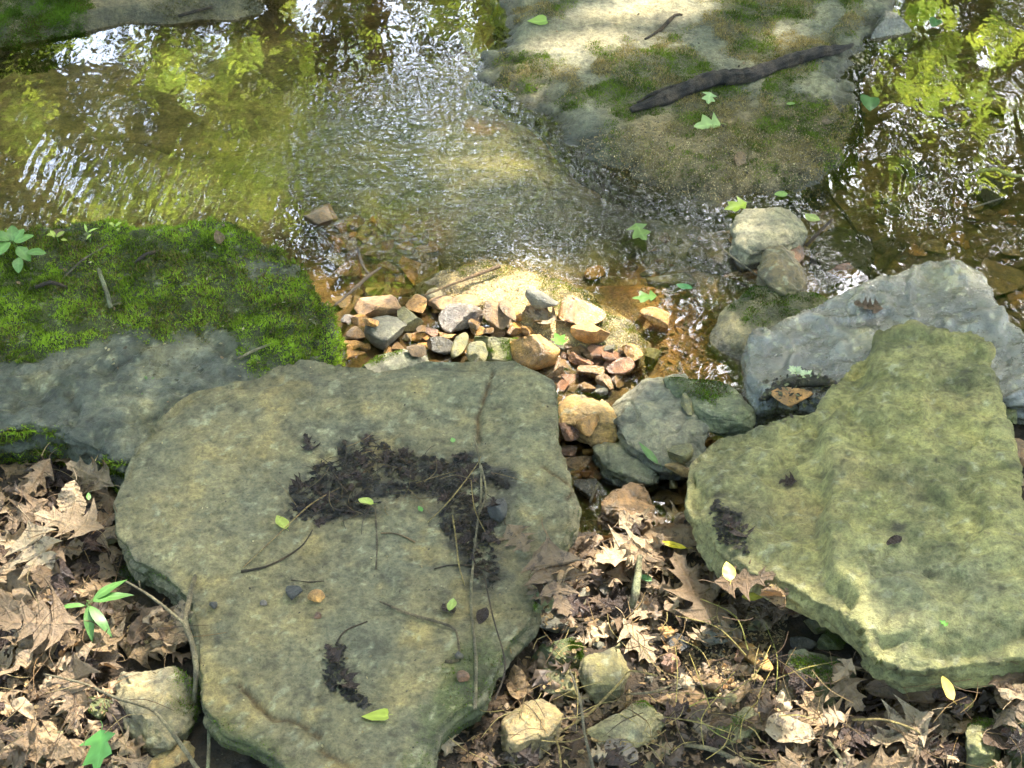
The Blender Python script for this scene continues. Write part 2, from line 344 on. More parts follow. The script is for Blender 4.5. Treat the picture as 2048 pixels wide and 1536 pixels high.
def tufts(name, parent, V, F, N, wgt, n, ln=(.003, .007), wd=.0011, colf=None, mat=M_moss, lift=0., lab=None):
    T = F if F.shape[1] == 3 else np.concatenate([F[:, :3], F[:, [0, 2, 3]]])
    ar = np.linalg.norm(np.cross(V[T[:, 1]]-V[T[:, 0]], V[T[:, 2]]-V[T[:, 0]]), axis=1)*wgt[T].mean(1)
    ar[ar < 0] = 0
    if ar.sum() <= 0: return None
    k = rng.choice(len(T), n, p=ar/ar.sum()); r1 = np.sqrt(rng.random(n)); r2 = rng.random(n)
    a = (1-r1)[:, None]; b = (r1*(1-r2))[:, None]; c = (r1*r2)[:, None]
    p = V[T[k, 0]]*a+V[T[k, 1]]*b+V[T[k, 2]]*c; nn = N[T[k, 0]]*a+N[T[k, 1]]*b+N[T[k, 2]]*c; w_ = (wgt[T[k]]).mean(1)
    clump = .5+1.0*sm(fbm(p, 26, 3, 5), -.45, .5)
    d = nn*.7+np.array((0, 0, .35))+rng.normal(size=(n, 3))*.55; d /= np.linalg.norm(d, axis=1)[:, None]
    L = (rng.uniform(*ln, n)*clump*np.clip(.5+w_, .5, 1.2))[:, None]
    s = np.cross(d, rng.normal(size=(n, 3))); s /= np.linalg.norm(s, axis=1)[:, None]; s *= wd*rng.uniform(.6, 1.4, n)[:, None]
    base = p-nn*.001+nn*lift*(clump-.5)[:, None]
    VV = np.stack([base-s, base+s, base+d*L], 1).reshape(-1, 3); FF = np.arange(3*n).reshape(-1, 3)
    cc = colf(p, n)
    o = mesh_np(name, VV, FF, mat, parent, smooth=False, attrs={'Col': np.repeat(cc, 3, 0)})
    o['kind'] = 'stuff'
    if lab: o['label'] = lab
    return o
def moss_col(dark=(.03, .055, .008), light=(.14, .23, .022), brown=(.09, .07, .02), b=.25, seed=0):
    def f(p, n):
        t = np.clip(sm(fbm(p, 13, 4, 40+seed), -.5, .5)*.8+rng.random(n)*.5-.1, 0, 1)
        c = mix(dark, light, t); k = (rng.random(n) < b*sm(fbm(p, 7, 3, 50+seed), -.3, .5)*1.6)
        c[k] = np.array(brown)*rng.uniform(.6, 1.5, (k.sum(), 1)); return c
    return f
def zone(V, poly, z, soft=.02, nz=.02, sc=14, seed=3):      # 1 inside a traced patch, with a ragged edge
    return sm(-sdf(V, W(poly, z))+nz*fbm(V, sc, 4, seed), -soft, soft)

# ---- big centre slab
CEN = [(600, 715), (680, 724), (760, 738), (850, 722), (940, 724), (1040, 718), (1075, 735), (1112, 755), (1115, 800), (1112, 860), (1125, 905), (1140, 950), (1155, 990), (1145, 1040), (1110, 1110), (1078, 1180), (1060, 1240), (1005, 1300), (965, 1395), (900, 1430), (872, 1455), (865, 1536), (850, 1610), (640, 1610), (560, 1515), (500, 1475), (410, 1440), (400, 1335), (395, 1270), (380, 1205), (335, 1150), (268, 1120), (240, 1060), (232, 1000), (248, 930), (262, 890), (300, 850), (350, 790), (420, 762), (520, 757), (560, 728)]
ZC = .155
CRK1 = [(958, 880), (955, 830), (972, 785), (985, 740)]
CRK2 = [(478, 1362), (510, 1395), (545, 1430), (590, 1435), (640, 1465)]
CRK3 = [(640, 1490), (700, 1530)]
CRK4 = [(1130, 1000), (1150, 975), (1130, 960), (1085, 930)]
STAIN = [(600, 965), (700, 880), (770, 880), (860, 905), (950, 900), (1010, 950), (1020, 1010), (960, 1040), (980, 1120), (1000, 1180), (960, 1190), (930, 1110), (880, 1040), (820, 1000), (740, 1030), (640, 1045), (575, 1030)]
MAT1 = [(570, 1035), (575, 985), (640, 925), (690, 880), (740, 875), (800, 900), (860, 915), (940, 905), (1010, 950), (1020, 985), (930, 985), (900, 1000), (840, 985), (780, 1000), (700, 1030), (620, 1048)]
MAT2 = [(890, 985), (960, 990), (1000, 1020), (985, 1080), (1005, 1150), (960, 1180), (925, 1110), (880, 1050)]
def cen_disp(V, N):
    top = sm(N[:, 2], .6, .95); d = .006*fbm(V, 5, 3, 61)*top
    d += .0025*fbm(V, 30, 4, 62)*top
    for l, wd, dp in ((CRK1, .0045, .009), (CRK2, .007, .012), (CRK3, .009, .009), (CRK4, .004, .006)):
        q = ldist(V, W(l, ZC))+.003*fbm(V, 50, 2, 5); d -= top*dp*np.exp(-(q/wd)**2)
    d -= .004*zone(V, [(395, 1340), (470, 1350), (550, 1430), (650, 1470), (720, 1620), (300, 1600), (380, 1400)], ZC, .006, .01)*top
    d -= .004*zone(V, STAIN, ZC, .03)*top
    s = sdf(V, W(CEN, ZC)); d -= .010*sm(s, -.06, 0)*top*(.6+fbm(V, 10, 2, 7))
    return d
def cen_col(V, N):
    c = mix((.20, .178, .112), (.145, .142, .105), sm(fbm(V, 5, 5, 63), -.3, .3))
    c = mix(c, (.30, .24, .115), sm(fbm(V, 11, 5, 64), .05, .55)*.75)
    c = mix(c, (.105, .105, .08), sm(fbm(V, 8, 5, 65), .15, .6)*.6)
    c = mix(c, (.13, .14, .10), zone(V, [(830, 730), (1110, 740), (1140, 960), (1100, 1010), (980, 900), (860, 800)], ZC, .1)*.6)
    c = mix(c, (.27, .24, .15), zone(V, [(260, 950), (420, 900), (440, 1120), (380, 1180), (250, 1080)], ZC, .08)*.6)  # left part lightened in the colour where sun falls on it
    st = zone(V, STAIN, ZC, .03, .04, 18); c = mix(c, (.055, .045, .032), st*.6)
    mat_ = np.maximum(zone(V, MAT1, ZC, .012, .05, 16), zone(V, MAT2, ZC, .012, .05, 16))*sm(fbm(V, 24, 4, 70), -.22, .02); c = mix(c, (.018, .015, .011), mat_*.93)
    c = mix(c, (.09, .085, .06), zone(V, [(940, 1040), (1120, 1050), (1080, 1200), (1000, 1280), (930, 1380), (900, 1300), (960, 1150)], ZC, .05)*.5)
    c = mix(c, (.10, .10, .085), zone(V, [(560, 850), (640, 830), (720, 850), (700, 890), (600, 900)], ZC, .03)*.5)
    for l in (CRK1, CRK2, CRK3, CRK4): c = mix(c, (.10, .06, .03), np.exp(-(ldist(V, W(l, ZC))/.004)**2)*.8)
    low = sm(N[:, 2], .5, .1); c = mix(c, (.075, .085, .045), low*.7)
    ms = zone(V, [(880, 1350), (970, 1280), (1010, 1330), (960, 1430), (880, 1480), (860, 1640), (760, 1640), (840, 1500)], ZC-.02, .025, .035, 26)
    ms = np.maximum(ms*.9, low*sm(fbm(V, 12, 4, 66), -.1, .3)*.8)
    ms = np.maximum(ms, zone(V, [(1095, 800), (1130, 790), (1145, 860), (1128, 900), (1108, 860)], ZC-.03, .02)*low*1.3)
    ms = np.maximum(ms, zone(V, [(410, 1425), (560, 1500), (600, 1560), (540, 1580), (420, 1480)], ZC-.02, .02, .02, 20)*.8)
    ms = np.maximum(ms, zone(V, [(235, 920), (262, 880), (310, 835), (322, 850), (268, 905), (250, 950)], ZC-.02, .01, .01, 20)*.7)
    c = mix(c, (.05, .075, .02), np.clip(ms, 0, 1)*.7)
    wet = .25+.35*st+.5*mat_+.1*fbm(V, 9, 3, 67)
    return {'Col': c*1.0, 'wet': np.clip(wet, 0, 1), 'moss': ms}
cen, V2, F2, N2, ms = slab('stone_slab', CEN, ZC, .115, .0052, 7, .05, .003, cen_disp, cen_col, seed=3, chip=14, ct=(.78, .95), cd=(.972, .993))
tag(cen, 'large flat olive-tan stone slab in the middle with dark leaf mush and twigs on top', 'rock')
later = []
later.append(lambda o=cen, a=(V2, F2, N2, ms): tufts('moss', o, *a, 16000, (.002, .005), .001, moss_col(seed=1)))

# ---- left mossy boulder
LEFT = [(-260, 500), (-100, 478), (0, 468), (90, 458), (200, 447), (280, 462), (340, 452), (420, 445), (485, 447), (525, 485), (600, 505), (632, 545), (645, 600), (668, 640), (680, 715), (650, 770), (560, 830), (420, 880), (300, 935), (220, 915), (130, 868), (60, 850), (0, 852), (-120, 870), (-300, 880)]
def zl(px, py): return .15 - .00010*(py-700) + .00004*(300-px)
MOSSL = [(-300, 440), (0, 430), (200, 420), (500, 420), (660, 520), (700, 600), (700, 730), (560, 742), (500, 735), (430, 690), (350, 668), (250, 672), (200, 690), (120, 705), (0, 712), (-300, 720)]
def left_disp(V, N):
    top = sm(N[:, 2], .5, .9); d = .012*fbm(V, 4, 4, 71)*top
    m_ = zone(V, MOSSL, .15, .03, .05, 10); d += m_*(.005+.010*fbm(V, 16, 4, 72)+.004*fbm(V, 45, 3, 73)+.004*np.abs(fbm(V, 9, 3, 79, (.6, 2, 1))))
    d += (1-m_)*(.014*fbm(V, 11, 5, 74)+.007*fbm(V, 38, 4, 70)-.008*sm(fbm(V, 28, 2, 69), .22, .45)-.006*sm(fbm(V, 22, 3, 75), .3, .7))
    for px, py, r_ in ((205, 745, .018), (70, 798, .022), (520, 600, .02), (595, 640, .02)):
        q = np.hypot(*(V[:, :2]-P(px, py, .14)[:2]).T); d -= .012*np.exp(-(q/r_)**2)
    q = ldist(V, W([(625, 560), (640, 640), (632, 700)], .14)); d -= .018*np.exp(-(q/.012)**2)
    return d
def left_col(V, N):
    c = mix((.075, .083, .075), (.155, .16, .14), sm(fbm(V, 8, 5, 76), -.2, .5))
    c = mix(c, (.06, .068, .05), sm(fbm(V, 17, 5, 77), .0, .5)*.8)
    c = mix(c, (.22, .20, .12), sm(fbm(V, 10, 4, 78), .25, .6)*.5)
    m_ = zone(V, MOSSL, .15, .035, .09, 11)
    m_ *= 1-.85*zone(V, [(490, 530), (600, 540), (600, 570), (500, 570)], .15, .02, .03)
    m_ = np.maximum(m_, .75*sm(N[:, 2], .55, .15)*sm(fbm(V, 6, 3, 80), -.4, .1))
    c = mix(c, (.045, .055, .015), np.clip(m_*1.3, 0, 1)*.9)
    wet = np.clip(.62+.4*fbm(V, 6, 4, 81), .1, 1)*(1-m_*.7)
    wet = np.maximum(wet, zone(V, [(270, 690), (420, 700), (460, 740), (300, 800), (250, 740)], .14, .03)*.95)
    return {'Col': c, 'wet': wet, 'moss': np.clip(m_*1.6, 0, 1)*(.8+.3*sm(fbm(V, 18, 3, 82), -.5, .2))}
leftr, V2, F2, N2, ms = slab('mossy_boulder', LEFT, zl, .16, .0062, 8, .03, .005, left_disp, left_col, seed=5, chip=8, ct=(.7, .95), cd=(.93, .98))
tag(leftr, 'long grey boulder at the left under a thick carpet of green moss', 'rock')
later.append(lambda o=leftr, a=(V2, F2, N2, ms): tufts('moss', o, *a, 240000, (.003, .0085), .0012, moss_col((.03, .048, .006), (.31, .44, .04), (.15, .12, .04), .25, 2), lift=.006))

# ---- right wet back slab
BACKR = [(1492, 700), (1498, 668), (1555, 640), (1600, 622), (1640, 608), (1700, 580), (1752, 552), (1800, 540), (1862, 520), (1900, 506), (1930, 500), (1962, 528), (1972, 560), (1988, 600), (2020, 640), (2060, 672), (2160, 720), (2200, 800), (2080, 800), (1960, 800), (1800, 810), (1640, 800), (1560, 790), (1515, 800), (1498, 770)]
def back_disp(V, N):
    top = sm(N[:, 2], .5, .9); d = .014*fbm(V, 5, 4, 91)*top+.006*fbm(V, 17, 4, 92)*top+.002*fbm(V, 55, 3, 93)
    d += top*.010*sm(np.abs(fbm(V, 4.5, 3, 94)), .12, 0)
    for px, py, r_, a_ in ((1905, 545, .035, .02), (1728, 665, .02, .013), (1885, 635, .012, .01)):
        q = np.hypot(*(V[:, :2]-P(px, py, .12)[:2]).T); d += a_*np.exp(-(q/r_)**2)*(1+.8*fbm(V, 35, 3, 95))
    return d
def back_col(V, N):
    c = mix((.07, .075, .07), (.12, .125, .115), sm(fbm(V, 7, 5, 96), -.3, .4))
    c = mix(c, (.12, .115, .065), sm(fbm(V, 6, 4, 97), .1, .5)*.7)
    for px, py, r_ in ((1905, 548, .04), (1728, 668, .022), (1885, 637, .014)):
        q = np.hypot(*(V[:, :2]-P(px, py, .12)[:2]).T); c = mix(c, mix((.25, .23, .13), (.07, .07, .04), sm(fbm(V, 35, 3, 98), -.1, .2)), np.exp(-(q/r_)**2))
    return {'Col': c, 'wet': np.clip(1.05+.3*fbm(V, 9, 3, 99), .5, 1.2)}
backr, V2, F2, N2, ms = slab('wet_slab', BACKR, .115, .13, .0052, 6, .02, .003, back_disp, back_col, M_wet, seed=7, chip=16, ct=(.2, .95), cd=(.92, .98))
tag(backr, 'smooth wet blue-grey slab with knobbly bumps behind the right-hand boulder', 'rock')

# ---- right front boulder
FRONT = [(1398, 905), (1440, 872), (1500, 857), (1560, 835), (1622, 818), (1640, 800), (1668, 772), (1700, 738), (1738, 712), (1752, 680), (1775, 668), (1840, 662), (1905, 657), (1948, 664), (1962, 690), (1968, 740), (1990, 800), (2008, 880), (2020, 960), (2035, 1040), (2040, 1088), (2150, 1110), (2170, 1290), (2060, 1312), (1990, 1335), (1905, 1352), (1815, 1348), (1765, 1325), (1722, 1262), (1680, 1222), (1600, 1178), (1515, 1142), (1425, 1112), (1398, 1050), (1382, 1000), (1385, 945)]
def zfr(px, py): return .17+.0001*(py-900)
STEP = [(1640, 1400), (1700, 1240), (1650, 1170), (1640, 1060), (1655, 980), (1640, 900), (1645, 850), (1700, 800), (1742, 760), (1738, 700), (1760, 640), (1960, 630), (2300, 900), (2300, 1400)]
def front_disp(V, N):
    top = sm(N[:, 2], .4, .85)
    d = top*(.012*fbm(V, 4, 4, 101)+.010*fbm(V, 13, 4, 102, (1, 1.7, 1))+.004*fbm(V, 32, 3, 103))
    d += top*.034*zone(V, STEP, .17, .010, .012, 12)+top*.006*np.sign(fbm(V, 6, 3, 88))*sm(np.abs(fbm(V, 6, 3, 88)), 0, .06)-.006*top
    for l, wd, dp in (([(1762, 1310), (1800, 1300), (1840, 1318), (1900, 1322), (1990, 1310), (2040, 1290)], .012, .014), ([(1745, 760), (1700, 815), (1690, 850)], .012, .012), ([(1690, 1150), (1740, 1130), (1800, 1160), (1870, 1150)], .012, .006), ([(1850, 1180), (1930, 1190), (2010, 1170)], .015, .008)):
        q = ldist(V, W(l, .18))+.01*fbm(V, 20, 3, 5); d -= top*dp*np.exp(-(q/wd)**2)
    return d
def front_col(V, N):
    c = mix((.21, .21, .10), (.31, .30, .145), sm(fbm(V, 6, 5, 104), -.3, .4))
    c = mix(c, (.11, .12, .055), sm(fbm(V, 11, 5, 105), -.1, .5)*.8)
    c = mix(c, (.19, .20, .15), zone(V, [(1700, 1140), (1850, 1120), (2040, 1160), (2000, 1300), (1800, 1320), (1720, 1250)], .18, .08)*.6)
    c = mix(c, (.28, .22, .13), sm(fbm(V, 5, 4, 106), .2, .6)*.5)
    c = mix(c, (.22, .20, .12), sm(V[:, 0], P(1700, 900, .17)[0], P(1450, 900, .17)[0])*.4)
    for px, py, r_ in ((1575, 968, .02), (1470, 1045, .03), (1790, 1085, .014), (1440, 1000, .018)):
        q = np.hypot(*(V[:, :2]-P(px, py, .17)[:2]).T)+.02*fbm(V, 40, 3, 4); c = mix(c, (.05, .045, .04), np.exp(-(q/r_)**2)*.8)
    low = sm(N[:, 2], .5, .1); ms = low*sm(fbm(V, 10, 3, 107), .0, .3)*.7
    ms = np.maximum(ms, .35*sm(fbm(V, 9, 4, 108), .25, .6))
    return {'Col': c, 'wet': np.clip(.12+.1*fbm(V, 7, 3, 9), 0, 1), 'moss': ms*sm(fbm(V, 30, 2, 109), -.2, .4)}
frontr, V2, F2, N2, ms = slab('lichen_boulder', FRONT, zfr, .125, .0056, 7, .085, .004, front_disp, front_col, seed=9, chip=20, ct=(.16, .92), cd=(.90, .975))
tag(frontr, 'large matt yellow-green boulder in the lower right with a lumpy stepped top', 'rock')
later.append(lambda o=frontr, a=(V2, F2, N2, ms): tufts('moss', o, *a, 15000, (.001, .0025), .0008, moss_col((.05, .065, .015), (.16, .19, .05), seed=3)))

# ---- ledge top right
MOSS_R = [[(1170, 95), (1290, 92), (1400, 60), (1390, 20), (1440, -40), (1720, -40), (1720, 60), (1600, 130), (1560, 200), (1730, 180), (1720, 300), (1640, 320), (1400, 300), (1250, 240), (1190, 190)], [(985, 110), (1100, 95), (1150, 120), (1180, 190), (1130, 210), (1050, 190), (1000, 160)], [(1030, 5), (1140, -10), (1110, 55), (1060, 60)], [(1200, 230), (1500, 250), (1720, 280), (1640, 370), (1480, 395), (1300, 350), (1200, 300)]]
def zled(px, py): return .021+.00002*(390-py)
def led_disp(V, N):
    top = sm(N[:, 2], .6, .95); d = .008*fbm(V, 4, 4, 111)*top+.003*fbm(V, 20, 4, 112)*top
    for m_ in MOSS_R: d += top*.0045*zone(V, m_, .03, .03, .04)*(.6+.6*fbm(V, 40, 3, 113))
    return d
def led_col(V, N):
    c = mix((.25, .235, .17), (.165, .17, .13), sm(fbm(V, 5, 5, 114), -.35, .35))
    c = mix(c, (.29, .25, .185), zone(V, [(1100, 40), (1300, -10), (1420, 20), (1330, 80), (1180, 90), (1050, 100)], .03, .05)*.7)  # sunlight on the ledge top put into the colour as paler tan
    c = mix(c, (.24, .175, .09), zone(V, [(1230, 230), (1700, 200), (1680, 320), (1500, 390), (1300, 370)], .02, .06)*.75)
    ms = np.zeros(len(V))
    for k, m_ in enumerate(MOSS_R): ms = np.maximum(ms, zone(V, m_, .03, .025, .07, 13, 20+k)*(.5 if k == 3 else 1.))
    ms *= 1-.92*sm(fbm(V, 6, 4, 115), .16, .34)
    c = mix(c, (.08, .07, .035), np.clip(ms, 0, 1)*.65)
    c = mix(c, (.08, .075, .05), sm(V[:, 2], .012, .0)*.6)
    return {'Col': c, 'wet': np.clip(.45+.4*fbm(V, 5, 3, 116), 0, 1)*(1-.6*ms)+.3*sm(V[:, 2], .02, 0), 'moss': ms}
ledge, V2, F2, N2, ms = slab('rock_ledge', LEDGE, zled, .09, .0066, 7, -.03, .003, led_disp, led_col, rag=.02, seed=11, dip=(.032, .12))
tag(ledge, 'broad low pale rock ledge with mossy patches rising from the stream at the top', 'rock')
later.append(lambda o=ledge, a=(V2, F2, N2, ms): tufts('moss', o, *a, 170000, (.003, .0065), .0013, moss_col((.05, .075, .012), (.19, .26, .035), (.30, .235, .11), .75, 4)))

# ---- other traced rocks
def simple_rock(name, label, outline, z, thick, c1, c2, wet, mossp=None, vox=.004, seed=1, amp=1., mossn=9000, cat='rock', mc=None, taper=.012, ln=(.002, .005), dip=None):
    def dp(V, N): return amp*(.006*fbm(V, 12, 4, seed)+.003*fbm(V, 34, 3, seed+1)-.003*sm(np.abs(fbm(V, 9, 3, seed+2)), .08, 0))
    def cf(V, N):
        c = mix(c1, c2, sm(fbm(V, 12, 5, seed+3), -.35, .35)); c = mix(c, np.array(c1)*.45, sm(fbm(V, 22, 4, seed+4), .1, .5)*.6)
        a = {'Col': c, 'wet': np.clip(wet+.3*fbm(V, 10, 3, seed+5), 0, 1)}
        if mossp:
            m_ = np.zeros(len(V))
            for q in mossp: m_ = np.maximum(m_, zone(V, q, z, .012, .02, 20, seed))
            a['Col'] = mix(c, (.05, .055, .02), m_*.7); a['moss'] = m_; a['wet'] = a['wet']*(1-.6*m_)
        return a
    o, V, F, N, m_ = slab(name, outline, z, thick, vox, 4, taper, .002, dp, cf, M_stone, .004 if not dip else .012, seed, dip, 0 if dip else 11, (.15, .9), (.72, .93))
    tag(o, label, cat)
    if mossp: later.append(lambda: tufts('moss', o, V, F, N, m_, mossn, ln, .0011, mc or moss_col(seed=seed)))
    return o
simple_rock('gritty_mound', 'low gritty mound in the middle of the stream, sunlit and edged with yellow-green moss',
    [(830, 545), (880, 520), (960, 500), (1040, 505), (1080, 520), (1170, 558), (1250, 605), (1296, 660), (1285, 705), (1220, 725), (1150, 710), (1050, 665), (960, 620), (880, 590)], .022, .09, (.34, .25, .13), (.42, .31, .16), .55,
    [[(900, 530), (1000, 500), (1060, 530), (1020, 560), (930, 560)], [(1075, 530), (1180, 560), (1230, 620), (1130, 640), (1070, 590)], [(1180, 600), (1290, 650), (1290, 710), (1220, 720), (1190, 680)]], .005, 31, .8, 26000, mc=moss_col((.05, .06, .012), (.22, .24, .045), (.32, .24, .11), .5, 6), taper=-.02, dip=(.035, .06))
simple_rock('mossy_rock', 'rounded rock with a dark green moss cap just left of the wet grey slab',
    [(1432, 640), (1462, 590), (1500, 572), (1570, 568), (1650, 572), (1690, 590), (1640, 640), (1560, 690), (1500, 740), (1450, 720), (1430, 680)], .045, .10, (.17, .15, .085), (.24, .21, .12), .6,
    [[(1455, 600), (1500, 565), (1660, 565), (1680, 610), (1560, 650), (1480, 645)]], .004, 33, 1., 20000)
simple_rock('grey_rock', 'wedge of wet grey rock with olive edges between the two biggest slabs',
    [(1222, 770), (1262, 728), (1330, 716), (1372, 738), (1400, 790), (1412, 850), (1408, 892), (1365, 905), (1310, 898), (1255, 868), (1232, 825)], .085, .10, (.15, .15, .125), (.22, .21, .16), .75, None, .0034, 35, 1.6)
simple_rock('green_slab', 'thin tilted slab dusted with green moss beside the wedge of grey rock',
    [(1330, 738), (1372, 738), (1420, 748), (1465, 775), (1505, 815), (1500, 850), (1452, 858), (1415, 838), (1385, 800), (1352, 770)], .10, .05, (.10, .12, .07), (.15, .165, .10), .3,
    [[(1325, 730), (1440, 745), (1470, 790), (1430, 810), (1370, 790)]], .0034, 37, .8, 9000)
simple_rock('grey_green_stone', 'flat grey-green stone below the wedge of grey rock with a pale right tip',
    [(1190, 885), (1230, 880), (1275, 898), (1312, 920), (1322, 942), (1300, 952), (1250, 945), (1212, 925)], .04, .06, (.15, .155, .11), (.22, .22, .16), .6, None, .003, 39, 1.)
simple_rock('brown_block', 'wet brown layered block at the foot of the gap between the two biggest slabs',
    [(1200, 985), (1235, 965), (1290, 962), (1300, 985), (1312, 1005), (1300, 1025), (1255, 1030), (1205, 1022)], .045, .07, (.16, .095, .045), (.24, .15, .08), .85, None, .003, 41, 1.3)
simple_rock('orange_rock', 'orange-yellow angular rock touching the right edge of the central slab',
    [(1110, 790), (1150, 778), (1208, 782), (1220, 805), (1235, 830), (1225, 850), (1190, 850), (1150, 835), (1112, 835)], .07, .08, (.38, .235, .07), (.30, .20, .09), .5, None, .003, 43, 1.2)
simple_rock('mossy_grey_stone', 'grey stone with a bright green moss edge behind the central slab',
    [(725, 722), (740, 700), (780, 683), (812, 682), (850, 700), (872, 725), (860, 745), (740, 748)], .09, .08, (.17, .17, .13), (.24, .23, .18), .4,
    [[(715, 730), (740, 695), (810, 675), (800, 700), (760, 722)]], .003, 45, .8, 6000)
simple_rock('pale_rock', 'pale cream-grey rock standing in the stream above the olive upright rock',
    [(1475, 430), (1490, 405), (1530, 395), (1572, 400), (1600, 420), (1616, 448), (1595, 470), (1540, 488), (1490, 495), (1472, 470)], .055, .11, (.30, .27, .19), (.22, .215, .16), .25, None, .0036, 47, 1.2)
simple_rock('olive_rock', 'upright olive and rust rock standing in the shallows in front of the pale rock',
    [(1528, 500), (1540, 475), (1562, 464), (1585, 480), (1602, 520), (1606, 548), (1580, 566), (1545, 560), (1527, 535)], .075, .12, (.11, .095, .04), (.19, .135, .06), .7, None, .0034, 49, 1.4)
simple_rock('tan_boulder', 'fist-shaped tan boulder with a grey face at the lower left',
    [(235, 1345), (262, 1318), (300, 1312), (340, 1318), (378, 1348), (388, 1378), (362, 1420), (330, 1462), (300, 1476), (262, 1458), (240, 1425), (232, 1385)], .125, .11, (.24, .20, .115), (.15, .14, .10), .4, [[(350, 1320), (400, 1360), (380, 1430), (345, 1420)]], .0036, 51, 1.4, 3000)
simple_rock('orange_streaked_rock', 'long rock with orange streaks on the bottom edge under the central slab',
    [(215, 1600), (255, 1530), (300, 1488), (360, 1455), (412, 1440), (425, 1470), (392, 1500), (330, 1545), (300, 1600)], .085, .09, (.40, .23, .06), (.25, .19, .09), .4, None, .0036, 53, 1.)
simple_rock('grey_brown_rock', 'grey-brown rock on the bottom edge right of the long orange-streaked rock',
    [(365, 1530), (390, 1490), (440, 1465), (500, 1480), (520, 1520), (530, 1620), (360, 1620)], .07, .09, (.17, .15, .09), (.12, .12, .075), .4, None, .0036, 55, 1.)
simple_rock('tan_block', 'tan blocky rock near the bottom edge just right of the central slab',
    [(1012, 1400), (1040, 1378), (1085, 1365), (1120, 1382), (1125, 1412), (1102, 1450), (1072, 1482), (1022, 1500), (1008, 1450)], .12, .10, (.25, .185, .085), (.16, .125, .065), .35, None, .0034, 57, 1.3)
simple_rock('olive_yellow_stone', 'olive-yellow pear-shaped stone among the litter above the pale flat rock',
    [(1162, 1325), (1185, 1290), (1225, 1276), (1252, 1285), (1262, 1320), (1248, 1358), (1212, 1380), (1190, 1365), (1170, 1345)], .115, .08, (.19, .165, .07), (.14, .125, .06), .35, None, .0034, 59, 1.1)
simple_rock('cream_flat_rock', 'flat cream-coloured rock with a notched front edge near the bottom',
    [(1172, 1455), (1205, 1440), (1240, 1418), (1275, 1396), (1312, 1390), (1332, 1412), (1325, 1438), (1312, 1458), (1275, 1472), (1240, 1465), (1215, 1488), (1195, 1478)], .10, .05, (.33, .29, .18), (.23, .205, .12), .3, [[(1265, 1390), (1310, 1385), (1310, 1410), (1280, 1412)]], .003, 61, .8, 1500)
simple_rock('mossy_wedge', 'dark green mossy wedge-shaped rock at the lower right above the leaf pile',
    [(1575, 1300), (1605, 1296), (1660, 1302), (1700, 1300), (1705, 1335), (1690, 1372), (1650, 1385), (1610, 1358), (1582, 1330)], .11, .09, (.12, .12, .06), (.17, .17, .10), .3, [[(1580, 1310), (1690, 1310), (1660, 1375), (1610, 1350)]], .0034, 63, 1., 7000)
simple_rock('mossy_upright_rock', 'small upright mossy rock in the bottom right corner',
    [(1935, 1440), (1945, 1405), (1965, 1392), (1990, 1410), (2000, 1450), (1995, 1500), (1945, 1500)], .12, .11, (.14, .14, .06), (.20, .20, .08), .2, [[(1940, 1400), (1990, 1400), (1995, 1440), (1950, 1440)]], .0034, 65, 1., 3000)
simple_rock('corner_boulder', 'mossy boulder cut by the right edge at the bottom',
    [(2010, 1390), (2040, 1340), (2100, 1330), (2160, 1500), (2080, 1560), (2035, 1500)], .13, .12, (.09, .10, .05), (.13, .14, .06), .3, [[(2000, 1330), (2100, 1330), (2100, 1540), (2020, 1500)]], .0045, 67, 1., 5000)
simple_rock('flat_green_rock', 'low green-grey rock crossed by dry grass near the bottom edge',
    [(1415, 1470), (1440, 1435), (1490, 1415), (1545, 1422), (1560, 1440), (1520, 1470), (1480, 1490), (1430, 1500)], .075, .06, (.16, .16, .09), (.22, .21, .12), .4, [[(1410, 1460), (1480, 1430), (1480, 1470), (1430, 1490)]], .0036, 69, 1., 2500)
simple_rock('mottled_rock', 'sunken mottled olive rock in the shallows right of the olive upright rock',
    [(1640, 470), (1660, 435), (1700, 425), (1738, 450), (1745, 500), (1738, 540), (1690, 560), (1645, 555), (1612, 520)], -.012, .07, (.16, .14, .07), (.11, .10, .055), .7, None, .0045, 71, 1.)
simple_rock('sunken_slab', 'sunken tan slab in shallow water left of the pale rock',
    [(1370, 478), (1400, 462), (1450, 470), (1475, 500), (1480, 522), (1430, 520), (1388, 510)], -.01, .06, (.17, .145, .08), (.13, .115, .07), .7, None, .004, 73, 1.)
simple_rock('tan_streambed_slab', 'flat sunken tan slab in the clear pool behind the wet grey slab',
    [(1742, 480), (1790, 462), (1805, 480), (1775, 505), (1750, 500)], -.03, .03, (.27, .20, .10), (.20, .15, .07), .6, None, .004, 75, .6)
simple_rock('dark_overhang_rock', 'dark moss-covered rock tucked under the left edge of the central slab',
    [(190, 1185), (225, 1120), (270, 1095), (330, 1130), (370, 1190), (350, 1230), (270, 1240), (215, 1225)], .06, .07, (.06, .065, .035), (.09, .09, .05), .4, [[(200, 1180), (250, 1110), (320, 1140), (290, 1200)]], .0045, 77, 1., 4000)

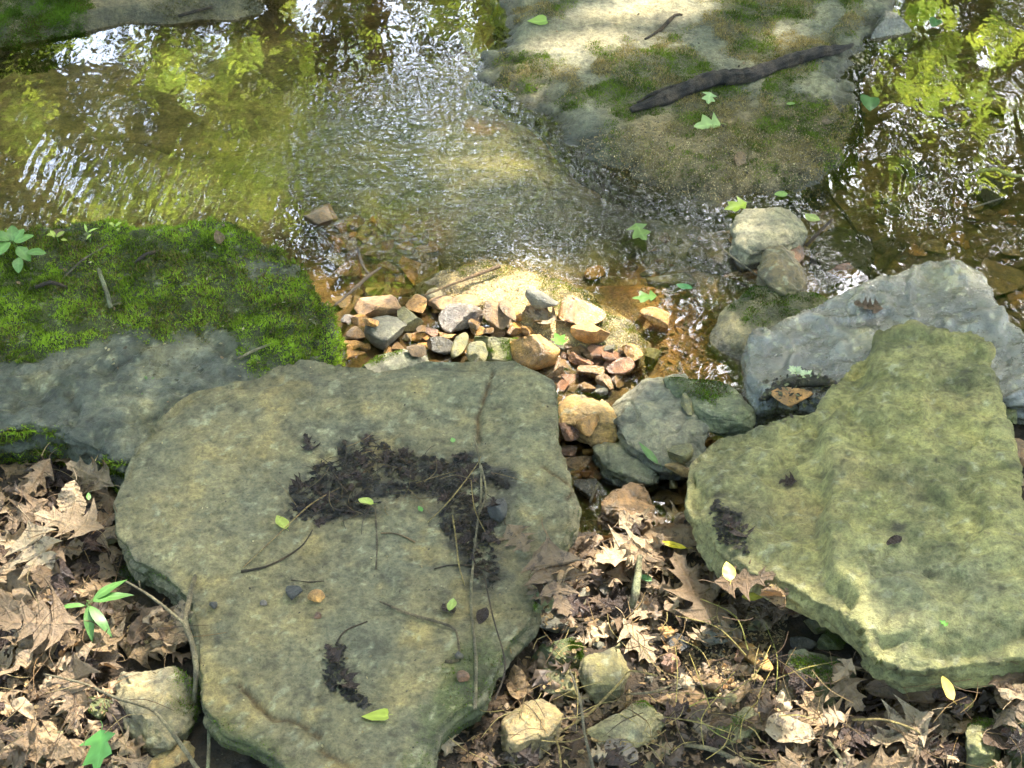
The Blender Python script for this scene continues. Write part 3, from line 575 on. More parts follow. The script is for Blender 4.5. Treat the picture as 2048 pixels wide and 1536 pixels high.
# ------------------------------------------------------------------ loose stones
bpy.context.view_layer.update()
def hit(px, py, dg=[None]):
    d = ray(px, py)
    ok, loc, nrm, i, ob, mt = SC.ray_cast(bpy.context.evaluated_depsgraph_get(), CAM, Vector(d))
    if ok: return np.array(loc), np.array(nrm), ob
    return P(px, py, 0), np.array((0, 0, 1.)), None
def drop(x, y):
    ok, loc, nrm, i, ob, mt = SC.ray_cast(bpy.context.evaluated_depsgraph_get(), Vector((x, y, 1.)), Vector((0, 0, -1)))
    return (loc.z if ok else 0.), (np.array(nrm) if ok else np.array((0, 0, 1.))), ob
import bmesh
def ico(n):
    bm = bmesh.new(); bmesh.ops.create_icosphere(bm, subdivisions=n, radius=1)
    V = np.array([v.co[:] for v in bm.verts]); F = np.array([[v.index for v in f.verts] for f in bm.faces]); bm.free(); return V, F
ICO = {3: ico(3), 4: ico(4)}
PAL = {'orange': ((.50, .27, .085), (.38, .20, .07)), 'tan': ((.36, .25, .12), (.27, .185, .085)), 'brown': ((.17, .105, .055), (.24, .15, .08)),
       'red': ((.24, .12, .075), (.16, .085, .055)), 'grey': ((.17, .165, .14), (.11, .105, .09)), 'violet': ((.20, .165, .16), (.13, .11, .11)),
       'olive': ((.19, .17, .075), (.12, .12, .06)), 'dark': ((.05, .045, .04), (.08, .07, .055)), 'cream': ((.45, .38, .25), (.33, .27, .16)),
       'green': ((.08, .10, .035), (.12, .13, .06)), 'pink': ((.46, .28, .16), (.36, .20, .11)), 'black': ((.025, .025, .028), (.045, .045, .05))}
def stone_mesh(a, b, c, seed, sub=3, pal='brown', planes=8, lo=.32, hi=.70, band=False):
    r = np.random.default_rng(seed); V, F = ICO[sub]; V = V.copy()
    for k in range(planes):
        n = r.normal(size=3); n /= np.linalg.norm(n); d = r.uniform(lo, hi); t = V@n; m = t > d
        V[m] -= np.outer(t[m]-d, n)
    V /= np.abs(V).max(0); V *= (a, b, c)
    N = vnormals(V, F); s = min(a, b, c); V += N*(s*.09*fbm(V, .8/s, 4, seed)+s*.03*fbm(V, 3/s, 2, seed))[:, None]
    c1, c2 = PAL[pal]; col = mix(c1, c2, sm(fbm(V, .9/s, 4, seed+1, (1, 1, 3) if band else (1, 1, 1)), -.3, .3)); col = mix(col, np.array(c1)*.4, sm(fbm(V, 1.6/s, 3, seed+2), .15, .5)*.6)
    return V, F, col
def stone(px, py, w, h, rot, pal, label, wet=.7, flat=.5, name='stone', group=None, seed=None, sink=.06, moss=False, cat='stone', band=False, tilt=8):
    seed = seed if seed is not None else int(px*7+py*13)
    k = MM(px, py); w *= 1.17; h *= 1.17; a = w*k/2; hh = h*k/2; c = min(flat*min(a, hh)*1.5, hh/.74*.85); b = math.sqrt(max(hh*hh-(c*.743)**2, (hh*.45)**2))/.669
    L, n_, ob = hit(px, py); zb = max(L[2], -.07); z = zb+c*(1-2*sink)
    sub = 4 if max(w, h) > 34 else 3
    V, F, col = stone_mesh(a*1.03, b*1.03, c, seed, sub, pal, band=band)
    o = mesh_np(name, V, F, M_stone, attrs={'Col': col, 'wet': np.full(len(V), min(1.1, wet*1.15))})
    q = P(px, py, z); o.location = q; r_ = np.random.default_rng(seed)
    o.rotation_euler = (R(r_.uniform(-tilt, tilt)), R(r_.uniform(-tilt, tilt)), R(rot))
    tag(o, label, cat, group)
    if moss:
        N = vnormals(V, F); wg = sm(N[:, 2], .2, .8)*sm(fbm(V, 30, 3, seed), -.4, .3)
        later.append(lambda: tufts('moss', o, V, F, N, wg, int(w*h*.6), (.0015, .004), .001, moss_col(seed=seed % 9)))
    return o
STONES = [
 # px, py, w, h, rot, palette, label, opts
 (639, 430, 66, 68, 8, 'brown', 'rusty dark-brown square block in the water above the mossy boulder corner', {}),
 (281, 446, 52, 30, 0, 'brown', 'small brown stone on the back edge of the mossy boulder', {}),
 (697, 540, 62, 44, 20, 'brown', 'brown stone half under water next to the stick right of the mossy boulder', {'wet': .9}),
 (672, 520, 46, 34, -10, 'olive', 'small olive-brown stone in the shallows beside the mossy boulder corner', {'wet': .9}),
 (697, 603, 62, 40, -5, 'brown', 'dark brown wet stone touching the lower right of the mossy boulder', {}),
 (823, 540, 78, 38, -38, 'orange', 'elongated orange-brown slab lying diagonally in the shallows', {'wet': .9, 'flat': .35, 'band': True}),
 (862, 545, 44, 46, 0, 'tan', 'smooth tan stone beside the elongated diagonal slab', {'wet': .9}),
 (757, 612, 82, 42, -8, 'pink', 'pale pinkish-orange sunlit stone at the back left of the stone heap', {}),
 (835, 612, 42, 40, 30, 'orange', 'orange triangular stone at the back of the sunlit heap', {}),
 (888, 610, 58, 30, 5, 'pink', 'pinkish flat stone at the back of the heap between orange and speckled ones', {}),
 (877, 592, 42, 26, 0, 'cream', 'small cream stone at the rear edge of the heap', {}),
 (929, 600, 52, 30, -6, 'tan', 'speckled tan oval stone at the back of the heap under the stick', {}),
 (773, 660, 76, 52, 28, 'grey', 'dark grey stone with a sunlit rim at the left of the heap', {'wet': .5}),
 (820, 642, 46, 38, 0, 'olive', 'speckled olive-brown stone right of the dark grey one', {}),
 (740, 645, 30, 20, 20, 'orange', 'small yellow-orange pebble left of the dark grey stone', {}),
 (925, 640, 82, 56, -12, 'violet', 'wet violet-grey veined stone shining in the middle of the heap', {'wet': 1}),
 (984, 632, 68, 52, -10, 'brown', 'smooth brown rounded stone right of the violet-grey one', {}),
 (1015, 622, 22, 46, 15, 'brown', 'narrow brown stone wedged right of the smooth rounded one', {}),
 (861, 664, 40, 24, 0, 'red', 'flat pinkish-brown stone in front of the violet-grey one', {}),
 (893, 672, 34, 22, 12, 'orange', 'small orange-brown chip in the middle of the heap', {}),
 (876, 692, 62, 32, 4, 'dark', 'dark wet stone low in the middle of the heap', {'wet': .9}),
 (923, 694, 34, 46, -12, 'olive', 'upright olive-brown pointed stone in the front of the heap', {}),
 (992, 688, 98, 66, -4, 'olive', 'olive-grey square block with mossy top in front of the heap', {'moss': True, 'flat': .65}),
 (958, 705, 42, 36, 0, 'olive', 'round speckled olive pebble against the front left of the square block', {}),
 (1078, 690, 92, 82, 24, 'orange', 'big smooth orange stone leaning on the back edge of the central slab', {'wet': .8, 'flat': .6}),
 (1080, 602, 66, 46, -35, 'grey', 'pale-topped stone with a dark left side next to the curled tan leaf', {'flat': .7}),
 (1155, 626, 94, 58, 34, 'pink', 'big pink-white wet stone glaring in the sun', {'wet': 1, 'flat': .45, 'band': True}),
 (1182, 664, 68, 46, -12, 'orange', 'blocky orange stone right in front of the pink-white one', {'flat': .7}),
 (700, 690, 60, 26, 4, 'orange', 'yellow-orange stone between the mossy boulder and the central slab', {}),
 (698, 708, 58, 20, 0, 'orange', 'flat orange stone against the back left edge of the central slab', {}),
 (694, 642, 26, 22, 0, 'violet', 'small shiny violet pebble by the mossy boulder', {'wet': 1}),
 (715, 668, 40, 26, 10, 'brown', 'small brown stone left of the dark grey stone in the heap', {}),
 (832, 705, 34, 24, 0, 'brown', 'small brown stone behind the grey moss-edged stone', {}),
 (1108, 735, 52, 36, 8, 'brown', 'dark brown wet stone by the back right corner of the central slab', {'wet': 1}),
 (1158, 722, 50, 30, -6, 'red', 'reddish wet stone behind the dark brown cluster', {'wet': 1}),
 (1182, 745, 46, 40, 15, 'brown', 'wet brown square stone in the middle of the brown cluster', {'wet': 1}),
 (1211, 760, 36, 36, 0, 'brown', 'round wet brown stone left of the grey rock wedge', {'wet': 1}),
 (1139, 757, 32, 34, 0, 'red', 'small shiny red-brown stone at the central slab edge', {'wet': 1}),
 (1237, 732, 54, 32, 12, 'red', 'red-brown wet stone behind the grey rock wedge', {'wet': 1}),
 (1179, 776, 36, 20, 0, 'brown', 'low brown stone just above the orange-yellow angular rock', {'wet': 1}),
 (1262, 700, 50, 30, -30, 'orange', 'orange wet stone at the lower tip of the gritty mound', {'wet': 1}),
 (1300, 715, 44, 30, 0, 'olive', 'olive stone at the back of the grey rock wedge', {}),
 (1313, 642, 68, 40, -32, 'orange', 'orange oblong wet stone beside the gravel pocket', {'wet': .9, 'flat': .6}),
 (1346, 556, 92, 32, -3, 'olive', 'long olive-tan stone behind the gravel pocket', {'wet': .8}),
 (1196, 547, 46, 26, 0, 'orange', 'rusty stone in the riffle behind the gritty mound', {'wet': .9}),
 (1240, 560, 70, 22, 0, 'tan', 'flat tan stone under running water behind the gravel pocket', {'wet': .9}),
 (1180, 846, 46, 42, 5, 'orange', 'orange-brown cube-like stone in front of the orange-yellow rock', {}),
 (1136, 862, 42, 28, 0, 'red', 'red-brown wet stone at the right edge of the central slab', {'wet': 1}),
 (1500, 552, 92, 36, -12, 'brown', 'rust-brown stone in the shallows left of the olive upright rock', {'wet': .9}),
 (1590, 505, 36, 90, -28, 'red', 'narrow rust-faced flake leaning on the olive upright rock', {'wet': .7, 'flat': .4}),
 (1360, 937, 50, 28, 3, 'tan', 'tan brick-like stone between the grey rock wedge and the lumpy boulder', {}),
 (1358, 906, 46, 34, 20, 'olive', 'yellow-olive stone under the tip of the grey rock wedge', {}),
 (1168, 975, 46, 48, 15, 'dark', 'dark grey wet stone beside the little trickle', {'wet': 1}),
 (1344, 966, 20, 26, 0, 'cream', 'pale pebble above the wet brown layered block', {}),
 (1374, 808, 20, 36, 12, 'olive', 'small olive stone in the dark hole beside the green-dusted slab', {}),
 (1160, 925, 60, 26, 5, 'brown', 'brown wet stone under the trickle left of the grey-green stone', {'wet': 1}),
 (1140, 905, 40, 24, 0, 'red', 'small red-brown stone in the trickle at the central slab edge', {'wet': 1}),
 (1340, 1000, 60, 40, 28, 'brown', 'dark brown stone right of the wet brown layered block', {'wet': .8}),
 (1590, 795, 82, 36, 8, 'orange', 'orange rock in the hollow between the wet grey slab and the lumpy boulder', {'wet': .4}),
 (1778, 62, 88, 66, 20, 'grey', 'speckled grey stone rising from the stream at the top right', {'wet': 1}),
 (1972, 378, 74, 56, 0, 'dark', 'dark rough stone breaking the water near the right edge', {'wet': .8}),
 (1990, 560, 100, 76, -20, 'tan', 'big sunken tan stone behind the point of the wet grey slab', {'flat': .25, 'band': True}),
 (1912, 480, 44, 26, 20, 'orange', 'small sunken orange-brown stone in the right pool', {'flat': .3}),
 (1832, 500, 44, 22, -20, 'orange', 'small sunken ochre stone beside the sunken log', {'flat': .3}),
 (1870, 496, 52, 28, 0, 'tan', 'sunken tan stone just behind the wet grey slab', {'flat': .3}),
 (1960, 480, 40, 28, 0, 'brown', 'sunken brown stone in the right pool below the dark rough stone', {'flat': .3}),
 (2025, 500, 44, 30, 0, 'tan', 'sunken tan stone near the right edge', {'flat': .3}),
 (2030, 590, 60, 46, 30, 'orange', 'sunken ochre stone at the right edge beside the wet grey slab', {'flat': .3}),
 (1850, 430, 60, 34, 10, 'brown', 'sunken brown stone under the glittering water', {'flat': .3}),
 (1790, 420, 50, 28, 0, 'olive', 'sunken olive stone under the glittering water', {'flat': .3}),
 (1935, 430, 48, 24, 0, 'tan', 'sunken tan stone right of the glittering water', {'flat': .3}),
 (1690, 540, 60, 24, 0, 'red', 'wet red-brown stone at the water edge behind the moss-capped rock', {'wet': 1}),
 (1720, 300, 50, 34, 0, 'brown', 'sunken brown stone just right of the rock ledge', {'flat': .3}),
 (1900, 230, 70, 40, 10, 'brown', 'sunken brown stone in the upper right pool', {'flat': .3}),
 (1985, 200, 90, 60, -10, 'brown', 'large sunken brown stone near the right edge of the upper pool', {'flat': .3}),
 (1830, 330, 60, 44, 0, 'dark', 'dark sunken stone behind the glittering water', {'flat': .3}),
 (228, 1075, 38, 42, 0, 'olive', 'little round tan stone at the left edge of the central slab', {}),
 (318, 1250, 130, 82, 5, 'brown', 'brown stone under the forked twig left of the central slab', {'wet': .5}),
 (60, 1190, 120, 80, -18, 'brown', 'big brown stone showing through the leaves at the left edge', {'wet': .4}),
 (205, 1415, 66, 46, 0, 'green', 'mossy green stone left of the fist-shaped tan boulder', {'moss': True}),
 (205, 1275, 70, 40, -12, 'olive', 'olive stone under the three-leaved green seedling', {}),
 (262, 1300, 30, 28, 0, 'tan', 'small tan stone on top of the fist-shaped tan boulder', {'sink': .1}),
 (90, 1490, 80, 50, 10, 'olive', 'olive stone in the bottom left leaf litter', {}),
 (1112, 1310, 92, 56, 16, 'green', 'mossy green stone left of the pear-shaped stone', {'moss': True}),
 (1122, 1250, 96, 50, 8, 'grey', 'grey-tan flat stone at the lower right edge of the central slab', {'flat': .35}),
 (1088, 1180, 46, 56, 0, 'green', 'dark green stone under the hanging brown leaf', {'moss': True}),
 (1160, 1190, 66, 50, -5, 'grey', 'grey-olive stone behind the leaf pile', {}),
 (1215, 1190, 34, 34, 0, 'dark', 'small dark brown stone behind the leaf pile', {}),
 (1165, 1222, 40, 30, 0, 'red', 'reddish stone under the grey-olive stone', {}),
 (1278, 1222, 24, 22, 0, 'red', 'small purple-brown pebble below the lichen stick', {}),
 (1352, 1290, 50, 36, -28, 'black', 'small black stone below the big spread leaf', {'wet': .8}),
 (1340, 1330, 36, 34, 0, 'red', 'dark red stone below the small black stone', {}),
 (1250, 1397, 32, 28, 0, 'tan', 'little round nut-coloured stone behind the flat cream rock', {'sink': .05}),
 (1130, 1370, 90, 56, -10, 'olive', 'olive-brown stone behind the tan blocky rock', {}),
 (1335, 1265, 32, 20, 0, 'orange', 'ochre pebble left of the small black stone', {}),
 (1560, 1195, 60, 42, -20, 'brown', 'brown stone against the lower left edge of the lumpy boulder', {}),
 (1582, 1222, 36, 28, 0, 'red', 'purplish brown stone under the lower left edge of the lumpy boulder', {}),
 (1630, 1245, 56, 34, 8, 'olive', 'flat mossy stone topmost of the three by the lumpy boulder', {'moss': True}),
 (1665, 1282, 58, 36, -4, 'green', 'light green stone sitting on the dark mossy wedge', {'moss': True, 'sink': .15}),
 (1608, 1282, 46, 32, 0, 'dark', 'dark brown stone left of the light green one', {}),
 (1512, 1312, 40, 66, 22, 'orange', 'orange and white oblong stone left of the dark mossy wedge', {}),
 (1445, 1272, 74, 44, 15, 'grey', 'translucent-grey stone in the fine gravel', {'wet': .8}),
 (1480, 1310, 32, 24, 0, 'red', 'pink-brown stone in the fine gravel', {}),
 (1360, 1400, 90, 46, 0, 'brown', 'brown stone half buried under dry grass', {}),
 (1420, 1360, 60, 40, 20, 'brown', 'rust-brown stone behind the dry grass', {}),
 (1220, 1510, 90, 50, 5, 'violet', 'purple-grey wet stone below the flat cream rock', {'wet': .8}),
 (2040, 905, 46, 50, 0, 'brown', 'brown stone at the right edge beside the lumpy boulder', {}),
 (2020, 830, 40, 30, 0, 'green', 'green stone between the wet grey slab and the right edge', {'moss': True}),
]
for s in STONES:
    stone(*s[:7], **s[7])
bpy.context.view_layer.update()

def inpoly(px, py, poly):
    ins = False
    for (x1, y1), (x2, y2) in zip(poly, poly[1:]+poly[:1]):
        if (y1 > py) != (y2 > py) and px < (x2-x1)*(py-y1)/(y2-y1)+x1: ins = not ins
    return ins
def samp(poly, n, md=0., avoid=None):
    xs_ = [q[0] for q in poly]; ys_ = [q[1] for q in poly]; out = []; t = 0
    while len(out) < n and t < n*60:
        t += 1; x = random.uniform(min(xs_), max(xs_)); y = random.uniform(min(ys_), max(ys_))
        if not inpoly(x, y, poly): continue
        if md and any((x-a)**2+(y-b)**2 < md*md for a, b in out): continue
        out.append((x, y))
    return out
# small repeats that nothing tells apart, by place
def pebbles(poly, n, size, pals, label, group, wet=.8, md=0, under=True, flat=.55, protos=6):
    pr = []
    for k in range(protos):
        V, F, col = stone_mesh(1, .8, flat, 900+k+int(poly[0][0]), 4 if size[1] > 30 else 3, pals[k % len(pals)], 10)
        V = V*.5; s0 = 1.
        pr.append((V, F, col))
    meshes = []
    for (x, y) in samp(poly, n, md):
        L, nn, ob = hit(x, y)
        if ob is not None and ob.name.split('.')[0] not in ('stream_bed', 'pebble', 'gritty_mound'): continue
        k = random.randrange(protos); s = random.uniform(*size)*MM(x, y)
        if len(meshes) <= k or True:
            nm = ('pb', int(poly[0][0]), k)
            if nm not in PBM:
                o = mesh_np('pebble', pr[k][0], pr[k][1], M_stone, attrs={'Col': pr[k][2], 'wet': np.full(len(pr[k][0]), wet)}); PBM[nm] = o.data
            else:
                o = bpy.data.objects.new('pebble', PBM[nm]); C.objects.link(o)
        o.scale = (s, s, s); o.location = (L[0], L[1], L[2]+s*flat*.22); o.rotation_euler = (random.uniform(-.3, .3), random.uniform(-.3, .3), random.uniform(0, 6.3))
        tag(o, label, 'pebble', group)
PBM = {}
pebbles([(690, 610), (760, 580), (900, 590), (1030, 620), (1100, 700), (1000, 725), (860, 725), (690, 715)], 78, (26, 54), ['orange', 'orange', 'brown', 'orange', 'tan', 'orange', 'brown'], 'small loose pebble filling gaps in the sunlit stone heap', 'pebbles in the sunlit heap', 1., 14, protos=14)
pebbles([(1100, 690), (1180, 700), (1280, 700), (1250, 740), (1200, 790), (1120, 780)], 45, (24, 48), ['brown', 'red', 'brown', 'grey'], 'small shiny wet brown pebble in the cluster behind the orange-yellow rock', 'wet brown pebbles', 1., 14)
pebbles([(1115, 840), (1190, 860), (1190, 960), (1130, 960)], 30, (18, 38), ['brown', 'orange', 'red', 'grey'], 'small wet pebble in the trickle beside the central slab', 'trickle pebbles', 1., 14)
pebbles([(1290, 570), (1440, 600), (1460, 750), (1330, 735), (1320, 680)], 120, (9, 20), ['orange', 'brown', 'tan', 'brown', 'red'], 'small rusty pebble lying in the clear gravel pocket', 'pebbles of the gravel pocket', .7, 9)
pebbles([(1380, 1230), (1560, 1230), (1560, 1320), (1440, 1380), (1380, 1330)], 70, (8, 20), ['tan', 'brown', 'orange', 'cream', 'grey'], 'small dry pebble in the fine gravel patch below the big spread leaf', 'pebbles of the bank gravel', .4, 9)
pebbles([(1760, 400), (2040, 420), (2040, 660), (1990, 560), (1920, 480), (1760, 540)], 55, (18, 42), ['brown', 'tan', 'olive', 'orange'], 'flat brown pebble on the bed of the right-hand pool', 'pebbles on the right pool bed', .5, 20, flat=.3)
pebbles([(640, 470), (760, 440), (860, 500), (800, 580), (690, 590)], 60, (24, 56), ['brown', 'orange', 'tan', 'orange'], 'small brown stone in the shallows above the sunlit heap', 'stones in the shallows above the heap', 1., 20, flat=.5, protos=10)
pebbles([(1330, 470), (1500, 480), (1520, 580), (1300, 570), (1230, 520)], 34, (16, 36), ['brown', 'olive', 'grey', 'brown'], 'small wet stone under the riffle behind the gravel pocket', 'stones under the riffle', 1., 20, flat=.45)
pebbles([(960, 1240), (1500, 1200), (1560, 1536), (900, 1536)], 40, (18, 42), ['brown', 'olive', 'tan', 'grey'], 'small dull stone half hidden in the litter at the bottom centre', 'stones in the bottom litter', .4, 40)

# grit as ground cover: tiny chips too many to count
def chips(name, poly, n, size, cols, label, wet=.6, on=('stream_bed', 'gritty_mound')):
    Vs = []; Fs = []; Cs = []; t, f = np.array([(1, 0, -.4), (-.5, .87, -.4), (-.5, -.87, -.4), (0, 0, .7)]), np.array([(0, 1, 3), (1, 2, 3), (2, 0, 3), (0, 2, 1)])
    k = 0
    for (x, y) in samp(poly, n):
        L, nn, ob = hit(x, y)
        if ob is None or ob.name.split('.')[0] not in on: continue
        s = random.uniform(*size); q = Quaternion((random.random(), random.random(), random.random(), random.random())).normalized().to_matrix()
        Vs.append((t*(s, s*random.uniform(.5, 1), s*.7))@np.array(q).T+L); Fs.append(f+4*k); k += 1
        Cs.append(np.tile(np.array(random.choice(cols))*random.uniform(.6, 1.3), (4, 1)))
    if not Vs: return
    o = mesh_np(name, np.concatenate(Vs), np.concatenate(Fs), M_stone, smooth=False, attrs={'Col': np.concatenate(Cs), 'wet': np.full(4*k, wet)})
    tag(o, label, 'grit', None, 'stuff')
chips('grit', [(1380, 1210), (1580, 1210), (1560, 1330), (1430, 1400), (1360, 1330)], 1600, (.002, .005), [(.3, .2, .1), (.2, .13, .07), (.4, .32, .2)], 'fine tan grit between the leaves on the bank')
chips('fine_gravel', [(1280, 560), (1450, 590), (1470, 760), (1320, 745)], 1500, (.002, .005), [(.27, .15, .07), (.2, .12, .06), (.35, .22, .1)], 'fine rusty gravel in the clear pocket', .8)
chips('sand_grains', [(850, 520), (960, 500), (1080, 530), (1290, 650), (1280, 710), (1150, 700), (1040, 660), (900, 600)], 5200, (.0015, .0035), [(.5, .38, .2), (.4, .3, .15), (.6, .48, .28)], 'coarse sunlit sand grains on the gritty mound', .9)
chips('ledge_grit', [(1150, 280), (1300, 240), (1500, 260), (1730, 230), (1690, 330), (1560, 395), (1400, 400), (1250, 370)], 5200, (.0016, .004), [(.34, .25, .14), (.22, .16, .09), (.46, .38, .24), (.12, .09, .05)], 'brown grit and sand washed over the lower half of the rock ledge', .9, ('rock_ledge',))
bpy.context.view_layer.update()

# ------------------------------------------------------------------ leaves
def leaf_shape(kind, r):
    # right half outline as (t along the midrib, half width), tips flagged
    if kind == 'oak':        # pointed lobes
        n = r.choice([3, 3, 4]); pts = [(0, .012, 0), (.06, .05, 0)]
        for k in range(n):
            t0 = .16+.70*k/n; env = .28*math.sin(math.pi*min(1, (t0+.25))**.9)+.08
            tip = env*r.uniform(.9, 1.25)
            pts += [(t0-.01, .12*r.uniform(.7, 1.3), 0), (t0+.05, tip*.62, 0), (t0+.14, tip*.9, 0), (t0+.20, tip*1.12, 1), (t0+.17, tip*.72, 0), (t0+.19, tip*.45, 0)]
        pts += [(.90, .085, 0), (.94, .09, 0), (.955, .04, 0), (1.0, .0, 1)]
    elif kind == 'oval': pts = [(t, .30*math.sin(math.pi*t**.85)**.8, 0) for t in np.linspace(0, 1, 13)]
    elif kind == 'lance': pts = [(t, .13*math.sin(math.pi*t**.8), 0) for t in np.linspace(0, 1, 12)]
    elif kind == 'beech':    # toothed edge
        pts = [(t, .27*math.sin(math.pi*min(t, 1)**.8)**.75*(1.0 if k % 2 else 1.13), 0) for k, t in enumerate(np.linspace(0, 1, 21))]
    elif kind == 'heart': pts = [(-.05, .14, 0), (-.02, .28, 0), (.12, .37, 0), (.35, .34, 0), (.6, .22, 0), (.82, .1, 0), (1, 0, 0)]; pts = [(0, .001, 0)]+pts
    else: pts = [(0, .02, 0), (.1, .2, 0), (.22, .42, 1), (.3, .16, 0), (.5, .30, 0), (.66, .36, 1), (.7, .14, 0), (.86, .1, 0), (1, 0, 1)]
    return pts
def leaf_mesh(name, kind, seed, roll=0., bend=0., warp=.045, mat=None, col=None, stem=.25, asym=.12):
    r = random.Random(seed); pts = leaf_shape(kind, r); NC = 3
    V = []; F = []; vein = []; ph = r.uniform(0, 6.3)
    ptsL = leaf_shape(kind, random.Random(seed+1)) if kind == 'oak' else pts
    if len(ptsL) != len(pts): ptsL = pts
    for side, pp in ((1, pts), (-1, ptsL)):
        b0 = len(V); last = 0.
        for (t, wd, tip) in pp:
            tm = t*.93 if not tip else t*.80
            tm = max(tm, last); tm = min(tm, 1.); last = tm
            if t >= .999: tm = 1.
            for j in range(NC+1):
                u = j/NC; V.append(((wd*u)*side*(1+asym*side), tm+(t-tm)*u**1.2, 0.)); vein.append(1. if j == 0 else (.8 if tip or (kind in ('oval', 'beech') and pp.index((t, wd, tip)) % 2) else 0.))
        for i in range(len(pp)-1):
            for j in range(NC):
                a = b0+i*(NC+1)+j; q = [a, a+1, a+NC+2, a+NC+1]
                F.append(q if side > 0 else q[::-1])
    V = np.array(V); x, y = V[:, 0].copy(), V[:, 1].copy()-.5
    z = warp*np.sin(y*7+ph)*np.sign(x)*np.abs(x)*4+warp*.8*np.sin(x*11+ph*2+y*4)+warp*.5*np.sin(y*17+x*9+ph)
    if abs(roll) > .01: Rr = 1/roll; zz = Rr*(1-np.cos(x/Rr)); x = Rr*np.sin(x/Rr); z = z+zz
    if abs(bend) > .01: Rb = 1/bend; th = y/Rb; y, z = (Rb-z)*np.sin(th), Rb-(Rb-z)*np.cos(th)
    V = np.c_[x, y, z]; nb = len(V)
    if stem:
        m0 = V[0]; d = np.array((0, -1, .2)); L = []
        for k in range(5):
            c = m0+d*stem*k/4+np.array((.04*math.sin(k*.7+ph), 0, -.02*k*k/4*warp*10)); 
            for a in range(3): L.append(c+np.array((.007*math.cos(a*2.09), 0, .007*math.sin(a*2.09))))
        b = len(V); V = np.r_[V, np.array(L)]; vein += [1.]*15
        for k in range(4):
            for a in range(3): F.append([b+k*3+a, b+k*3+(a+1) % 3, b+k*3+3+(a+1) % 3, b+k*3+3+a])
    at = {'vein': np.array(vein)}
    if col is not None:
        cc = np.tile(np.array(col, float), (len(V), 1)); cc *= (.85+.3*np.random.default_rng(seed).random((len(V), 1)))
        cc[np.array(vein) > .9] *= 1.25; at['Col'] = cc
    me = bpy.data.meshes.new(name); me.from_pydata([tuple(v) for v in V], [], F); me.update()
    me.polygons.foreach_set('use_smooth', [True]*len(F)); put_attrs(me, at); me.materials.append(mat or M_dead); return me
DEADM = []
for k in range(26):
    r = random.Random(k*3+1)
    kind = 'oak' if k % 5 else ('beech' if k % 2 else 'oval')
    DEADM.append(leaf_mesh('leaf', kind, k*7+2, r.uniform(-3., 3.), r.uniform(-1.6, 1.6), r.uniform(.03, .11), M_dead))
DARKM = [leaf_mesh('leaf', 'oak', k*5+300, random.uniform(-2, 2), random.uniform(-2, 2), .06, M_dark) for k in range(6)]
def place_leaf(me, px, py, size, rot, label, name='oak_leaf', cat='leaf', group=None, tilt=20, lift=.004, allow=None, follow=.6, z=None, tiltdir=None):
    L, n, ob = hit(px, py)
    if allow and (ob is None or ob.name.split('.')[0] not in allow): return None
    if z is not None: L = P(px, py, z); n = np.array((0, 0, 1.))
    s = size*MM(px, py)
    nn = Vector(n*follow+np.array((0, 0, 1-follow+.2))).normalized()
    q = Vector((0, 0, 1)).rotation_difference(nn)
    tz = Quaternion((0, 0, 1), R(rot)); ta = random.uniform(0, 6.28) if tiltdir is None else R(tiltdir)
    tq = Quaternion((math.cos(ta), math.sin(ta), 0), R(tilt))
    o = bpy.data.objects.new(name, me); C.objects.link(o)
    o.rotation_mode = 'QUATERNION'; o.rotation_quaternion = q@tq@tz; o.scale = (s, s, s)
    o.location = Vector(L)+nn*(lift)
    tag(o, label, cat, group); return o

GB = ('stream_bed', 'stone', 'pebble', 'oak_leaf', 'grit', 'leaf_crumbs')
# crumbs under the leaves
def crumbs(poly, n, label, cols, size=(.004, .016), name='leaf_crumbs', allow=None, mat=M_bark, wet=.4, zup=.01, clump=None):
    Vs = []; Fs = []; Cs = []; k = 0
    for (x, y) in samp(poly, n):
        L, nn, ob = hit(x, y)
        if ob is None or (allow and ob.name.split('.')[0] not in allow): continue
        if clump is not None and fbm(L[None], 26, 3, 77)[0] < clump-.15 and random.random() < .85: continue
        s = random.uniform(*size); a = random.uniform(0, 6.3); th = random.uniform(-.5, .5)*(.35 if clump is not None else 1); e = random.uniform(.25, .8)
        t = np.array([(1, 0, 0), (.3, e, .2), (-.8, .7*e, 0), (-1, -.3*e, .15), (0, -e, 0)])*s*.5
        q = np.array((Quaternion((0, 0, 1), a)@Quaternion((1, 0, 0), th)@Quaternion((0, 1, 0), random.uniform(-.5, .5)*(.3 if clump is not None else 1))).to_matrix())
        Vs.append(t@q.T+L+(0, 0, random.uniform(.001, zup))); Fs += [(5*k, 5*k+1, 5*k+2), (5*k, 5*k+2, 5*k+3), (5*k, 5*k+3, 5*k+4)]; k += 1
        Cs.append(np.tile(np.array(random.choice(cols))*random.uniform(.5, 1.3), (5, 1)))
    if not k: return
    o = mesh_np(name, np.concatenate(Vs), np.array(Fs), mat, smooth=False, attrs={'Col': np.concatenate(Cs), 'wet': np.full(5*k, wet)})
    tag(o, label, 'leaf litter', None, 'stuff'); return o
LB = [(.30, .2, .12), (.18, .12, .07), (.08, .05, .03), (.05, .035, .025), (.4, .3, .17)]
LEFTLIT = [(-60, 930), (60, 905), (150, 900), (230, 960), (240, 1060), (255, 1130), (240, 1200), (360, 1240), (390, 1330), (230, 1310), (230, 1470), (300, 1500), (250, 1580), (-60, 1580)]
MIDLIT = [(980, 1060), (1130, 1010), (1200, 1045), (1370, 1040), (1400, 1110), (1500, 1150), (1620, 1200), (1560, 1260), (1400, 1240), (1300, 1250), (1180, 1210), (1080, 1240), (1060, 1160)]
